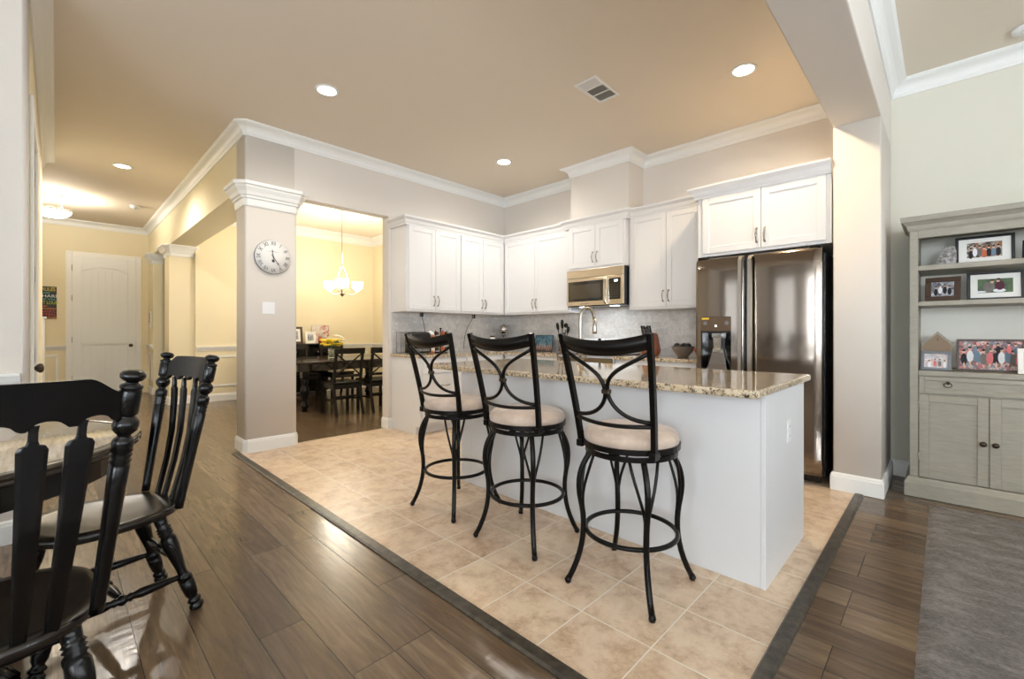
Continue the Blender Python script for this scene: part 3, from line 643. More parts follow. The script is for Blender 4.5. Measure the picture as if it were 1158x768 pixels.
b = MB(); b.box(-3.2, -2.68, 4.161, 4.165, .42, .74); b.build('oven_window', 'glass_black', dd, True)
b = MB(); b.tube([(-3.25, 4.165, .83), (-3.25, 4.125, .83), (-2.63, 4.125, .83), (-2.63, 4.165, .83)], .011, 8); b.build('handle', 'chrome', dd, True)
b = MB(); b.box(-3.31, -2.57, 4.165, 4.199, .06, .29, .005, 2); b.build('drawer', 'stainless', r, True)

# ------------------------------------------------------------------ bar stools
def make_stool():
    r = thing('bar_stool', 'x', 'stool', group='swivel bar stools along the island')
    def leg(a):
        """curved leg with two side braces making a Y under the ring"""
        b = MB(); ca, sa = math.cos(a), math.sin(a); q = lambda rr, t, z: (rr * ca - t * sa, rr * sa + t * ca, z)
        prof = bez((.185, 0, .615), (.225, 0, .56), (.262, 0, .50), (.235, 0, .38), 9)[:-1] + bez((.235, 0, .38), (.214, 0, .29), (.212, 0, .16), (.292, 0, .018), 10)
        b.tube([q(p[0], 0, p[2]) for p in prof], .0135, 8, up=(-sa, ca, 0))
        b.tube([q(.297 - .004, 0, .0), q(.297, 0, .012), q(.289, 0, .028)], [.0135, .0155, .012], 10, up=(-sa, ca, 0))
        for s_ in (-1, 1):
            pts = bez((.222, s_ * .004, .34), (.235, s_ * .006, .42), (.225, s_ * .04, .48), (.187, s_ * .062, .615), 8)
            b.tube([q(*p) for p in pts], .007, 6, up=(-sa, ca, 0))
        return b.build('leg', 'black_metal', r)
    for k in range(4): leg(R(45 + 90 * k))
    ring = lambda rr, z, n=40: [(rr * math.cos(2 * PI * k / n), rr * math.sin(2 * PI * k / n), z) for k in range(n)]
    b = MB(); b.tube(ring(.208, .245), .011, 8, True); b.build('foot_ring', 'black_metal', r)
    b = MB(); b.bar(ring(.205, .624), .012, .022, closed=True); b.lathe([(.0, .612), (.09, .612), (.09, .632), (0, .632)], (0, 0, 0), 24)
    b.box(-.2, .2, -.012, .012, .618, .624); b.box(-.012, .012, -.2, .2, .618, .624); b.build('swivel_ring', 'black_metal', r)
    b = MB(); b.bar(ring(.217, .658), .012, .024, closed=True); b.lathe([(0, .650), (.212, .650), (.212, .656), (0, .656)], (0, 0, 0), 32); b.lathe([(.06, .632), (.06, .650)], (0, 0, 0), 20); b.build('seat_frame', 'black_metal', r)
    b = MB(); b.lathe([(0, .657), (.20, .657), (.214, .668), (.219, .690), (.214, .708), (.198, .722), (.16, .732), (.09, .738), (0, .740)], (0, 0, 0), 40); b.build('cushion', 'suede', r)
    # back: posts lean back and outward from the seat ring
    zt = 1.165
    def P(u, z, bow=0):
        t = max(0, (z - .64) / (zt - .64)); hw = .182 + (.218 - .182) * t; y = -.135 - .115 * t ** 1.25; return (u * hw, y - bow * (1 - u * u), z)
    for s_ in (-1, 1):
        b = MB(); b.bar([P(s_, .63 + (zt - .63) * i / 8) for i in range(9)], .024, .022, up=(1, 0, 0)); b.rbox(P(s_, .648), (.03, .05, .032), Matrix.Identity(3), .004); b.build('back_post', 'black_metal', r)
    b = MB(); rs = []; N = 18
    for i in range(N + 1):
        u = -1 + 2 * i / N; k = 1 - u * u; zt_ = zt - .030 * k; zb = zt - .064 - .032 * k; a = P(u, zt_, .045); c = P(u, zb, .045)
        rs.append([(a[0], a[1] - .007, a[2]), (a[0], a[1] + .007, a[2]), (c[0], c[1] + .007, c[2]), (c[0], c[1] - .007, c[2])])
    b.rings(rs, True); b.build('crest_panel', 'black_metal', r)
    for s_ in (-1, 1):
        pts = bez((s_ * .95, 1.082, 0), (s_ * .45, 1.02, 0), (s_ * .04, 1.0, 0), (s_ * .03, .915, 0), 10)[:-1] + bez((s_ * .03, .915, 0), (s_ * .02, .86, 0), (s_ * .30, .79, 0), (s_ * .96, .79, 0), 12)
        b = MB(); b.tube([P(u, z, .03) for u, z, _ in pts], .0095, 8, up=(0, 1, 0)); b.build('scroll', 'black_metal', r)
    b = MB(); c = P(0, .912, .03); b.box(-.019, .019, c[1] - .013, c[1] + .013, .902, .922, .003, 1); b.build('clip', 'bronze_metal', r)
    b = MB(); b.tube([P(-1 + i / 8, .775 - .01 * (1 - (-1 + i / 8) ** 2), .05) for i in range(17)], .0095, 8); b.build('back_rail', 'black_metal', r)
    return r
st = make_stool()
place(st, (-1.06, 1.888, .003), R(1)); st['label'] = 'black metal swivel stool nearest the white right end of the island'
s2 = copy_tree(st); place(s2, (-1.735, 1.905, .003), R(5)); s2['label'] = 'black metal swivel stool in the middle of the three'
s3 = copy_tree(st); place(s3, (-2.385, 1.905, .003), R(3)); s3['label'] = 'black metal swivel stool at the far left end of the island'

# ------------------------------------------------------------------ turned dining chairs and round table
def turned(mb, p0, p1, prof, n=14):
    """lathe profile [(radius, t)] between two points"""
    p0 = Vector(p0); p1 = Vector(p1); L = (p1 - p0).length
    mb.lathe([(r_, t * L) for r_, t in prof], p0, n, p1 - p0)
POST = [(0, 0), (.0155, 0), (.0165, .06), (.0185, .3), (.021, .5), (.0225, .61), (.019, .618), (.0235, .63), (.019, .642), (.0235, .655), (.019, .665), (.0235, .672), (.0235, .71), (.021, .72), (.015, .728), (.0145, .738), (.019, .745), (.0265, .76), (.0285, .777), (.0265, .794), (.018, .81), (.0155, .816), (.0215, .823), (.0235, .832), (.0235, .915), (.0215, .922), (.0245, .93), (.0245, .938), (.014, .948), (.013, .954), (.021, .96), (.0265, .97), (.027, .984), (.021, .995), (.012, 1.0), (0, 1.0)]
LEG = [(0, 0), (.020, 0), (.026, .02), (.027, .04), (.020, .06), (.017, .075), (.025, .085), (.025, .10), (.018, .115), (.017, .13), (.023, .16), (.026, .24), (.026, .30), (.020, .31), (.028, .32), (.020, .335), (.028, .345), (.020, .36), (.017, .39), (.018, .46), (.024, .58), (.029, .68), (.028, .76), (.020, .80), (.027, .815), (.020, .83), (.027, .845), (.020, .86), (.027, .875), (.020, .89), (.022, .92), (.022, 1.0), (0, 1.0)]
STR = [(0, 0), (.009, 0), (.012, .1), (.017, .28), (.018, .36), (.012, .42), (.017, .44), (.012, .46), (.018, .48), (.021, .5), (.018, .52), (.012, .54), (.017, .56), (.012, .58), (.018, .64), (.017, .72), (.012, .9), (.009, 1), (0, 1)]
def make_chair():
    r = thing('dining_chair', 'x', 'chair', group='black turned-spindle chairs around the round table')
    # seat faces -y, back at y = 0
    def outline(n=44):
        o = []
        for i in range(n):
            a = 2 * PI * i / n; cx, sy = math.cos(a), math.sin(a)
            x = .215 * math.copysign(abs(cx) ** .72, cx); y = -.19 + .235 * math.copysign(abs(sy) ** .78, sy)
            x *= 1 + .10 * (-(y + .19) / .22) * .6; o.append((x, y))
        return o
    O = outline(); b = MB(); c = (0, -.19)
    def rg(k, z, dish=0): return [(c[0] + (x - c[0]) * k, c[1] + (y - c[1]) * k, z) for x, y in O]
    b.rings([rg(.0, .413), rg(.93, .413), rg(.985, .420), rg(1.0, .434), rg(.99, .446), rg(.95, .4505), rg(.8, .447), rg(.5, .441), rg(.2, .439), rg(.001, .439)], True); b.build('seat', 'worn_black', r)
    B0 = .18; T0 = .235; H = 1.075
    for s_ in (-1, 1):
        b = MB(); turned(b, (s_ * B0, 0, .443), (s_ * T0, .105, H), POST); b.build('back_post', 'black_lacquer', r)
    def bp(u, z, bow):
        t = (z - .443) / (H - .443); w = B0 + (T0 - B0) * t; return (u * w, .105 * t + bow * (1 - u * u), z)
    # crest: scalloped board
    N = 56; b = MB(); rs = []
    for i in range(N + 1):
        u = -.96 + 1.92 * i / N; au = abs(u)
        k = min(1, max(0, (.93 - au) / .30)); k = k * k * (3 - 2 * k); top = 1.022 + .038 * k
        bot = .950
        for s0, s1 in ((.0, .14), (.22, .49), (.60, .86)):
            a0, a1 = (-.14, .14) if s0 == 0 else (s0, s1)
            x = u if s0 == 0 else au
            if a0 < x < a1: bot += .020 * math.sqrt(max(0, 1 - ((x - (a0 + a1) / 2) / ((a1 - a0) / 2)) ** 2))
        if au > .9: bot += .006
        A = bp(u, top, .034); C = bp(u, bot, .034)
        rs.append([(A[0], A[1] - .009, A[2]), (A[0], A[1] + .009, A[2]), (C[0], C[1] + .009, C[2]), (C[0], C[1] - .009, C[2])])
    b.rings(rs, False); b.build('crest_rail', 'black_lacquer', r)
    for u in (-.62, -.26, .26, .62):
        b = MB(); rs = []
        for z, w, d in ((.443, .013, .009), (.47, .0145, .0085), (.6, .018, .008), (.72, .021, .008), (.86, .0245, .008), (.905, .026, .008), (.914, .021, .008), (.918, .011, .008), (.926, .0085, .0085), (.945, .008, .008), (.962, .0095, .008)):
            c_ = bp(u * (.86 + .14 * (z - .44) / .48), z, .026); bend = .018 * math.sin(PI * (z - .443) / .5)
            rs.append([(c_[0] + w * x, c_[1] + bend + d * y, z) for x, y in ((-1, -.6), (-.7, -1), (.7, -1), (1, -.6), (1, .6), (.7, 1), (-.7, 1), (-1, .6))])
        b.rings(rs, False); b.build('splat', 'black_lacquer', r)
    F = {}
    for nm, x0, y0, x1, y1 in (('rl', -.135, -.055, -.19, .065), ('rr', .135, -.055, .19, .065), ('fl', -.145, -.33, -.205, -.42), ('fr', .145, -.33, .205, -.42)):
        b = MB(); turned(b, (x1, y1, .0), (x0, y0, .416), LEG); b.build('leg', 'black_lacquer', r); F[nm] = (Vector((x1, y1, 0)), Vector((x0, y0, .416)))
    at = lambda k, t: F[k][0].lerp(F[k][1], t)
    for a_, c_, t in (('rl', 'fl', .36), ('rr', 'fr', .36), ('fl', 'fr', .55), ('rl', 'rr', .55)):
        b = MB(); turned(b, at(a_, t), at(c_, t), STR, 12); b.build('stretcher', 'black_lacquer', r)
    b = MB(); turned(b, at('rl', .36).lerp(at('fl', .36), .5), at('rr', .36).lerp(at('fr', .36), .5), STR, 12); b.build('stretcher', 'black_lacquer', r)
    return r
ch = make_chair()
place(ch, (-2.457, .322, 0), R(11)); ch['label'] = 'black spindle-back chair on the kitchen side of the round table, seen whole'
c2 = copy_tree(ch)
place(c2, (-1.565, -.105, 0), R(-84)); c2['label'] = 'black spindle-back chair closest to the camera, cut off by the left edge'
TC = (-2.505, -.378); TR = .636
r = thing('round_table', 'round table with a pale wood top, dark edge and dark apron', 'table', (TC[0], TC[1], 0))
b = MB(); b.lathe([(0, .748), (TR - .055, .748), (TR - .055, .7595), (0, .7595)], (0, 0, 0), 72); b.build('tabletop', 'table_wood', r)
b = MB(); b.rings([[(q * math.cos(2 * PI * k / 72), q * math.sin(2 * PI * k / 72), z) for q, z in ((TR - .054, .758), (TR - .012, .760), (TR - .003, .756), (TR, .748), (TR - .006, .742), (TR - .006, .737), (TR - .002, .732), (TR - .012, .722), (TR - .054, .720))] for k in range(72)], True, False, True); b.build('rim', 'dining_wood', r)
b = MB(); b.rings([[(q * math.cos(2 * PI * k / 64), q * math.sin(2 * PI * k / 64), z) for q, z in ((TR - .075, .7195), (TR - .095, .7195), (TR - .095, .632), (TR - .075, .632))] for k in range(64)], False, False, True); b.build('apron', 'black_lacquer', r)
b = MB(); b.lathe([(0, .16), (.09, .16), (.12, .2), (.13, .26), (.085, .33), (.07, .38), (.10, .45), (.105, .52), (.07, .60), (.08, .64), (.12, .68), (.12, .747), (0, .747)], (0, 0, 0), 28); b.build('pedestal', 'black_lacquer', r)
for k in range(4):
    a = R(38 + 90 * k); pts = bez((.06, 0, .24), (.2, 0, .28), (.3, 0, .12), (.44, 0, .04), 8)
    b = MB(); b.tube([(p[0] * math.cos(a), p[0] * math.sin(a), p[2]) for p in pts], [.045, .045, .042, .04, .036, .033, .03, .03, .034], 8); b.lathe([(.03, 0), (.036, .02), (.03, .04)], (.44 * math.cos(a), .44 * math.sin(a), 0), 12); b.build('foot', 'black_lacquer', r)

# ------------------------------------------------------------------ dining room: square table, cross-back chairs, sideboard
r = thing('dining_table', 'large dark dining table with turned legs in the dining room', 'table', (-7.15, 3.25, 0))
b = MB(); b.box(-.75, .75, -.98, .98, .725, .762, .008); b.build('tabletop', 'dining_wood', r)
b = MB()
for a in ((-.66, .66, -.89, -.865), (-.66, .66, .865, .89), (-.66, -.635, -.865, .865), (.635, .66, -.865, .865)): b.box(*a, .62, .7245)
b.build('apron', 'dining_wood', r)
TL = [(0, 0), (.03, 0), (.045, .03), (.03, .07), (.05, .10), (.055, .16), (.035, .22), (.03, .26), (.05, .40), (.062, .52), (.05, .62), (.034, .66), (.058, .69), (.036, .72), (.058, .75), (.045, .78), (.045, .8)]
for x in (-.60, .36):
    for y in (-.68, .83):
        b = MB(); b.lathe([(q, t * .62) for q, t in TL], (x, y, 0), 18); b.box(x - .05, x + .05, y - .05, y + .05, .496, .7245, .004, 1); b.build('leg', 'black_lacquer', r)
def make_cross_chair():
    r = thing('cross_back_chair', 'x', 'chair', group='black cross-back chairs around the dining table')
    # faces +y, back at y = 0 leaning to -y
    bp = lambda x, z: (x, -.08 * max(0, (z - .45) / .5) ** 1.2 - (.09 * max(0, (.4 - z) / .4) ** 1.4), z)
    for s_ in (-1, 1):
        b = MB(); b.bar([bp(s_ * .195, z) for z in (0, .1, .2, .3, .4, .5, .6, .75, .92)], .028, .036, up=(1, 0, 0)); b.build('back_post', 'black_lacquer', r)
        b = MB(); b.bar([(s_ * .19, .40, 0), (s_ * .19, .40, .44)], .036, .036, up=(1, 0, 0)); b.build('leg', 'black_lacquer', r)
    b = MB(); rs = []
    for i in range(13):
        u = -1 + i / 6; x = u * .225; k = .03 * (1 - u * u); A = bp(x, .955); C = bp(x, .875); rs.append([(A[0], A[1] - .012 - k, A[2]), (A[0], A[1] + .012 - k, A[2]), (C[0], C[1] + .012 - k, C[2]), (C[0], C[1] - .012 - k, C[2])])
    b.rings(rs, False); b.build('top_rail', 'black_lacquer', r)
    b = MB(); b.bar([bp(-.18, .56), bp(.18, .56)], .022, .035); b.build('lower_rail', 'black_lacquer', r)
    for s_ in (-1, 1):
        b = MB(); b.bar([(s_ * .18, bp(0, .57)[1], .57), (0, bp(0, .72)[1] - .012 * s_ - .012, .72), (-s_ * .18, bp(0, .87)[1], .87)], .02, .012, up=(0, 1, 0)); b.build('cross_bar', 'black_lacquer', r)
    b = MB(); b.box(-.22, .22, -.02, .44, .445, .475, .012); b.build('seat', 'black_lacquer', r)
    b = MB()
    for a in ((-.19, .19, .385, .41, .375, .44), (-.2, -.18, 0, .39, .375, .44), (.18, .2, 0, .39, .375, .44), (-.18, .18, -.02, .0, .375, .44)): b.box(*a)
    for a in ((-.2, -.182, .0, .39, .20, .225), (.182, .2, 0, .39, .20, .225), (-.18, .18, .19, .21, .2, .225), (-.18, .18, -.045, -.025, .26, .285)): b.box(*a)
    b.build('stretchers', 'black_lacquer', r); return r
cc0 = make_cross_chair()
SP = [((-6.10, 2.90), 90, 'black cross-back dining chair centred in the opening, back turned to the kitchen'),
      ((-6.08, 3.44), 90, 'black cross-back dining chair beside the right jamb of the opening'),
      ((-8.17, 2.95), -90, 'black cross-back dining chair on the far side of the table beside the column edge'),
      ((-8.17, 3.60), -90, 'black cross-back dining chair on the far side of the table behind the flowers')]
for i, (p, a, lb) in enumerate(SP):
    o = cc0 if i == 0 else copy_tree(cc0); place(o, (p[0], p[1], 0), R(a)); o['label'] = lb
r = thing('sideboard', 'low black sideboard against the far dining room wall', 'sideboard', (-8.68, 3.05, 0))
b = MB(); b.box(-.2, .2, -.62, .60, .08, .94, .004, 1); b.build('body', 'black_lacquer', r)
b = MB(); b.box(-.22, .23, -.64, .62, .941, .965, .005); b.build('top', 'black_lacquer', r)
for i in range(3):
    b = MB(); y = -.60 + i * .40; b.box(.201, .218, y, y + .39, .12, .70, .004, 1); d = b.build('door', 'black_lacquer', r); b = MB(); b.sphere((.232, y + .34, .45), .014, 10); b.build('knob', 'nickel', d)
    b = MB(); b.box(.201, .218, y, y + .39, .72, .92, .004, 1); d = b.build('drawer', 'black_lacquer', r); b = MB(); b.sphere((.232, y + .195, .82), .014, 10); b.build('knob', 'nickel', d)
for x in (-.16, .16):
    for y in (-.57, .55): b = MB(); b.box(x - .025, x + .025, y - .025, y + .025, 0, .08); b.build('leg', 'black_lacquer', r)

# procedural picture materials (blurry crowd of colours / landscape)
def photo_mat(name, sky, stops, scale=30, split=None, seed=0):
    m = mat(name, (1, 1, 1, 1), .35); n_, l_, b_ = nodes(m); v = objco(m, loc=(seed, seed * .7, seed * .3))
    vo = n_.new('ShaderNodeTexVoronoi'); vo.inputs['Scale'].default_value = scale; l_.new(v, vo.inputs[0])
    sp = n_.new('ShaderNodeSeparateColor'); l_.new(vo.outputs['Color'], sp.inputs[0])
    c = ramp(m, sp.outputs[0], stops)
    nz_ = ramp(m, noise(m, v, scale * 2, 3), [(.42, (0, 0, 0, 1)), (.62, (.8, .8, .8, 1))]); c = mix(m, nz_, c, sky); setc(m, c); return m
photo_mat('photo_group', rgb(96, 84, 70), [(.0, rgb(34, 34, 44)), (.25, rgb(172, 128, 92)), (.5, rgb(220, 214, 206)), (.75, rgb(120, 96, 76)), (1, rgb(206, 110, 60))], 60)
photo_mat('photo_party', rgb(64, 56, 50), [(.0, rgb(38, 40, 48)), (.25, rgb(222, 120, 112)), (.5, rgb(232, 206, 190)), (.75, rgb(108, 124, 138)), (1, rgb(206, 70, 70))], 48, seed=2)
photo_mat('photo_green', rgb(56, 84, 44), [(.0, rgb(38, 58, 32)), (.5, rgb(74, 104, 52)), (1, rgb(60, 86, 44))], 30, seed=3)
photo_mat('photo_bw', rgb(140, 146, 158), [(.0, rgb(24, 26, 32)), (.4, rgb(226, 228, 234)), (.7, rgb(60, 62, 70)), (1, rgb(190, 196, 206))], 55, seed=4)
photo_mat('photo_pale', rgb(206, 196, 194), [(.0, rgb(206, 160, 150)), (.5, rgb(240, 236, 234)), (1, rgb(170, 170, 178))], 50, seed=5)
photo_mat('art_red', rgb(226, 216, 204), [(.0, rgb(168, 60, 40)), (.4, rgb(222, 214, 204)), (.8, rgb(190, 180, 170)), (1, rgb(150, 40, 34))], 16, seed=6)
m = mat('art_forest', (1, 1, 1, 1), .3); v = objco(m); n_, l_, b_ = nodes(m)
g_ = n_.new('ShaderNodeSeparateXYZ'); l_.new(v, g_.inputs[0])
c = ramp(m, g_.outputs[2], [(.0, rgb(70, 52, 46)), (.06, rgb(176, 140, 124)), (.10, rgb(112, 150, 164)), (.2, rgb(96, 138, 156))])
tr_ = ramp(m, noise(m, objco(m, (3, 3, .8)), 22, 7, .8), [(.48, (0, 0, 0, 1)), (.56, (1, 1, 1, 1))]); c = mix(m, tr_, c, rgb(28, 38, 44)); setc(m, c)

# ------------------------------------------------------------------ picture frames: built facing -y, bottom centre at origin, leaning back
def picture(name, label, cat, loc, w, h, fw, photo, m_frame, rz=0, lean=8, matw=0, ph=None, group=None, th=.018, person=None):
    r = thing(name, label, cat, loc, rz, group); rot = Matrix.Rotation(R(-lean), 4, 'X')
    def add(nm, mb, mm, par):
        bmesh.ops.transform(mb.bm, matrix=rot, verts=mb.bm.verts); return mb.build(nm, mm, par)
    b = MB(); y0 = -th
    for x0, x1, z0, z1 in ((-w / 2, w / 2, 0, fw), (-w / 2, w / 2, h - fw, h), (-w / 2, -w / 2 + fw, fw, h - fw), (w / 2 - fw, w / 2, fw, h - fw)): b.box(x0, x1, y0, 0, z0, z1, .002, 1)
    f = add('frame', b, m_frame, r)
    b = MB(); b.box(-w / 2 + fw, w / 2 - fw, y0 * .5, -.0005, fw, h - fw); mb_ = add('mat_board' if matw else 'photo', b, 'cream_mat' if matw else photo, r)
    if matw:
        pw_, ph_ = ph; cz = h / 2; b = MB(); b.box(-pw_ / 2, pw_ / 2, y0 * .5 - .001, y0 * .5, cz - ph_ / 2, cz + ph_ / 2); add('photo', b, photo, mb_)
    if person:
        b = MB(); mats = []
        for k0, (nm, parts) in enumerate(person):
            mats.append(nm); n0 = len(b.bm.faces)
            for kind, cx, cz, sx, sz in parts:
                b.prism([(cx + sx * math.cos(2 * PI * k / 14), cz + sz * math.sin(2 * PI * k / 14)) for k in range(14)], y0 * .5 - .0022 - .0001 * k0, y0 * .5 - .0011, 'xz')
            b.bm.faces.ensure_lookup_table()
            for f_ in b.bm.faces[n0:]: f_.material_index = k0
        o_ = add('printed_figures', b, mats[0], mb_)
        for nm in mats[1:]: o_.data.materials.append(M[nm])
    # easel back
    b = MB(); b.prism([(-.03, h * .75), (.03, h * .75), (.04, .0), (-.04, 0)], .0, .004, 'xz')
    bmesh.ops.transform(b.bm, matrix=rot, verts=b.bm.verts)
    return r
mat('skin', rgb(226, 180, 152), .6); mat('cloth_black', rgb(30, 30, 36), .7); mat('cloth_white', rgb(238, 238, 240), .7); mat('cloth_grey', rgb(120, 112, 106), .7)
mat('cloth_pink', rgb(226, 120, 122), .7); mat('cloth_blue', rgb(112, 132, 150), .7); mat('cloth_plum', rgb(84, 32, 50), .7); mat('hair_dark', rgb(40, 28, 22), .7)
def crowd(xs, zb, s, cloths, legs=False, seed=1):
    rnd = random.Random(seed); d = {}
    for i, x in enumerate(xs):
        c_ = cloths[i % len(cloths)]; dz = rnd.uniform(-.12, .12) * s
        d.setdefault(c_, []).append(('b', x, zb + .30 * s + dz, .14 * s, .34 * s)); d.setdefault('skin', []).append(('h', x, zb + .74 * s + dz, .075 * s, .10 * s)); d.setdefault('hair_dark', []).append(('h', x, zb + .82 * s + dz, .08 * s, .07 * s))
        if legs: d['skin'].append(('l', x, zb - .05 * s + dz, .04 * s, .16 * s))
    return [(k, v_) for k, v_ in d.items()]

# ------------------------------------------------------------------ bookcase (grey hutch)
BX0, BX1, BYF, BYB = -.182, .90, 4.30, 4.79
r = thing('bookcase', 'tall grey bookcase cabinet with open shelves above a drawer and two doors', 'bookcase', (.36, 4.5, 0))
def wbox(name, par, m_, boxes, bev=.002):
    b = MB()
    for q in boxes: b.box(*q, bev, 1)
    return b.build(name, m_, par, True)
wbox('side_panel', r, 'cabinet_grey', [(BX0, BX0 + .045, BYF, BYB, .14, 1.905)]); wbox('side_panel', r, 'cabinet_grey', [(BX1 - .045, BX1, BYF, BYB, .14, 1.905)])
wbox('back_panel', r, 'cabinet_back', [(BX0 + .045, BX1 - .045, BYB - .012, BYB, .905, 1.905)])
wbox('shelf', r, 'cabinet_grey', [(BX0 + .0455, BX1 - .0455, BYF + .012, BYB - .013, 1.615, 1.65)])
wbox('shelf', r, 'cabinet_grey', [(BX0 + .0455, BX1 - .0455, BYF + .012, BYB - .013, 1.362, 1.394)])
wbox('counter', r, 'cabinet_grey', [(BX0 + .0455, BX1 - .0455, BYF - .003, BYB - .013, .868, .903)])
wbox('header', r, 'cabinet_grey', [(BX0 + .0455, BX1 - .0455, BYF, BYF + .03, 1.845, 1.905)])
wbox('lower_body', r, 'cabinet_grey', [(BX0 + .0455, BX1 - .0455, BYF + .022, BYB - .001, .14, .867)])
b = MB(); b.sweep([(BX0, BYB), (BX0, BYF), (BX1, BYF), (BX1, BYB)], [(-.002, .003), (.028, .003), (.028, .10), (.022, .112), (.018, .118), (.014, .13), (.006, .14), (-.002, .14)]); b.box(BX0 + .001, BX1 - .001, BYF + .001, BYB, .1, .1395); b.build('plinth', 'cabinet_grey', r, True)
b = MB(); b.sweep([(BX0, BYB), (BX0, BYF), (BX1, BYF), (BX1, BYB)], [(-.002, 1.90), (.006, 1.90), (.012, 1.915), (.016, 1.935), (.034, 1.955), (.046, 1.962), (.05, 1.985), (.05, 1.997), (-.002, 1.997)]); b.box(BX0, BX1, BYF, BYB, 1.9055, 1.99); b.build('cornice', 'cabinet_grey', r, True)
def fpanel(name, x0, x1, z0, z1, rail, m_='cabinet_grey', y=BYF + .022):
    b = MB(); t = .022
    b.box(x0, x0 + rail, y - t, y, z0, z1, .002, 1); b.box(x1 - rail, x1, y - t, y, z0, z1, .002, 1); b.box(x0 + rail, x1 - rail, y - t, y, z0, z0 + rail, .002, 1); b.box(x0 + rail, x1 - rail, y - t, y, z1 - rail, z1, .002, 1)
    b.box(x0 + rail - .001, x1 - rail + .001, y - .010, y, z0 + rail - .001, z1 - rail + .001); return b.build(name, m_, r, True)
zd0, zd1 = .145, .735
for i, (x0, x1) in enumerate(((-.133, .208), (.212, .54))):
    d = fpanel('door', x0, x1, zd0, zd1, .052)
    kx = x1 - .026 if i == 0 else x0 + .026
    b = MB(); b.lathe([(0, 0), (.007, 0), (.006, .012), (.013, .018), (.018, .024), (.014, .032), (0, .035)], (kx, BYF, .432), 14, (0, -1, 0)); b.build('knob', 'bronze_metal', d, True)
    hx = x0 if i == 0 else x1
    for z in (.25, .62): b = MB(); b.lathe([(.006, 0), (.006, .07)], (hx, BYF - .002, z), 8); b.build('hinge', 'cabinet_grey', d, True)
d = fpanel('door', .544, .852, zd0, zd1, .052)
b = MB(); b.lathe([(0, 0), (.007, 0), (.006, .012), (.013, .018), (.018, .024), (.014, .032), (0, .035)], (.57, BYF, .432), 14, (0, -1, 0)); b.build('knob', 'bronze_metal', d, True)
d = fpanel('drawer', -.133, .54, .748, .862, .028)
for x in (.015, .39):
    b = MB(); b.lathe([(0, 0), (.011, 0), (.009, .008), (0, .01)], (x, BYF + .0, .822), 12, (0, -1, 0)); b.tube([(x + .02 * math.cos(t), BYF - .011, .808 + .015 * math.sin(t)) for t in [2 * PI * k / 20 for k in range(20)]], .0028, 6, True, up=(0, 1, 0)); b.build('ring_pull', 'bronze_metal', d, True)
fpanel('drawer', .544, .852, .748, .862, .028)

# things on the bookcase
picture('picture_frame', 'black wide frame with white mat and group photo on the top shelf', 'picture frame', (.196, 4.50, 1.6505), .285, .197, .017, 'photo_group', 'frame_black', 0, 6, 1, (.168, .105), person=crowd([-.065, -.045, -.022, .0, .022, .044, .066], .05, .085, ['cloth_black', 'cloth_white', 'cloth_grey', 'orange', 'cloth_black', 'cloth_blue']))
picture('picture_frame', 'black wide frame with white mat and photo of a seated couple on the middle shelf', 'picture frame', (.247, 4.50, 1.3945), .272, .20, .018, 'photo_green', 'frame_black', 0, 6, 1, (.165, .096), person=[('cloth_white', [('b', .02, .066, .03, .012), ('b', -.07, .06, .03, .006)]), ('cloth_grey', [('b', -.03, .092, .028, .036)]), ('cloth_plum', [('b', .022, .10, .022, .032)]), ('skin', [('h', -.014, .128, .008, .012), ('h', .014, .134, .008, .011)]), ('hair_dark', [('h', -.014, .139, .009, .006), ('h', .016, .144, .010, .007)])])
picture('picture_frame', 'brown wooden frame with a small group photo at left of the middle shelf', 'picture frame', (-.012, 4.40, 1.3945), .185, .172, .034, 'photo_bw', 'brown_wood', R(-8), 9, person=crowd([-.035, -.012, .012, .036], .05, .075, ['cloth_black', 'cloth_white', 'cloth_black']))
picture('picture_frame', 'grey frame with a pale photo, leaning on the wooden house ornament', 'picture frame', (-.046, 4.37, .9035), .158, .135, .018, 'photo_pale', 'frame_grey', R(-6), 9, person=crowd([-.035, -.005, .02, .045], .025, .06, ['cloth_white', 'cloth_pink', 'cloth_grey']))
picture('picture_frame', 'wide brown frame with a crowded party photo above the drawer', 'picture frame', (.222, 4.50, .9035), .325, .222, .013, 'photo_party', 'brown_wood', 0, 6, person=crowd([-.125, -.095, -.06, -.03, .0, .03, .055, .085, .11, .135], .055, .12, ['cloth_black', 'cloth_white', 'cloth_blue', 'cloth_grey', 'cloth_pink'], True) + crowd([-.07, -.01, .04, .09, .12], .12, .08, ['cloth_blue', 'cloth_grey', 'cloth_black', 'cloth_pink'], False, 5))
picture('picture_frame', 'white frame cut off by the right edge, in front of the party photo', 'picture frame', (.40, 4.36, .9035), .125, .165, .025, 'art_red', 'cream_mat', R(4), 8)
picture('picture_frame', 'dark tilted frame at the right edge on the top shelf', 'picture frame', (.43, 4.47, 1.6505), .125, .135, .02, 'photo_bw', 'frame_black', R(-12), 10)
r = thing('wooden_house_ornament', 'weathered wooden gabled house ornament at the left above the drawer', 'ornament', (-.038, 4.50, .9035))
b = MB(); b.prism([(-.08, 0), (.075, 0), (.075, .18), (0, .262), (-.08, .18)], -.02, .03, 'xz'); b.build('body', 'weathered', r)
for s_ in (-1, 1):
    b = MB(); b.prism([(0, .266), (0, .276), (s_ * .092, .178), (s_ * .088, .170)][::s_], -.028, .036, 'xz'); b.build('roof', 'cabinet_grey', r)
b = MB(); b.prism([(-.0015, .205), (.0015, .205), (.0015, .235), (-.0015, .235)], -.0215, -.0202, 'xz'); b.prism([(-.008, .215), (.008, .215), (.008, .218), (-.008, .218)], -.0215, -.0202, 'xz'); b.build('carving', 'brown_wood', r)
rnd = random.Random(3)
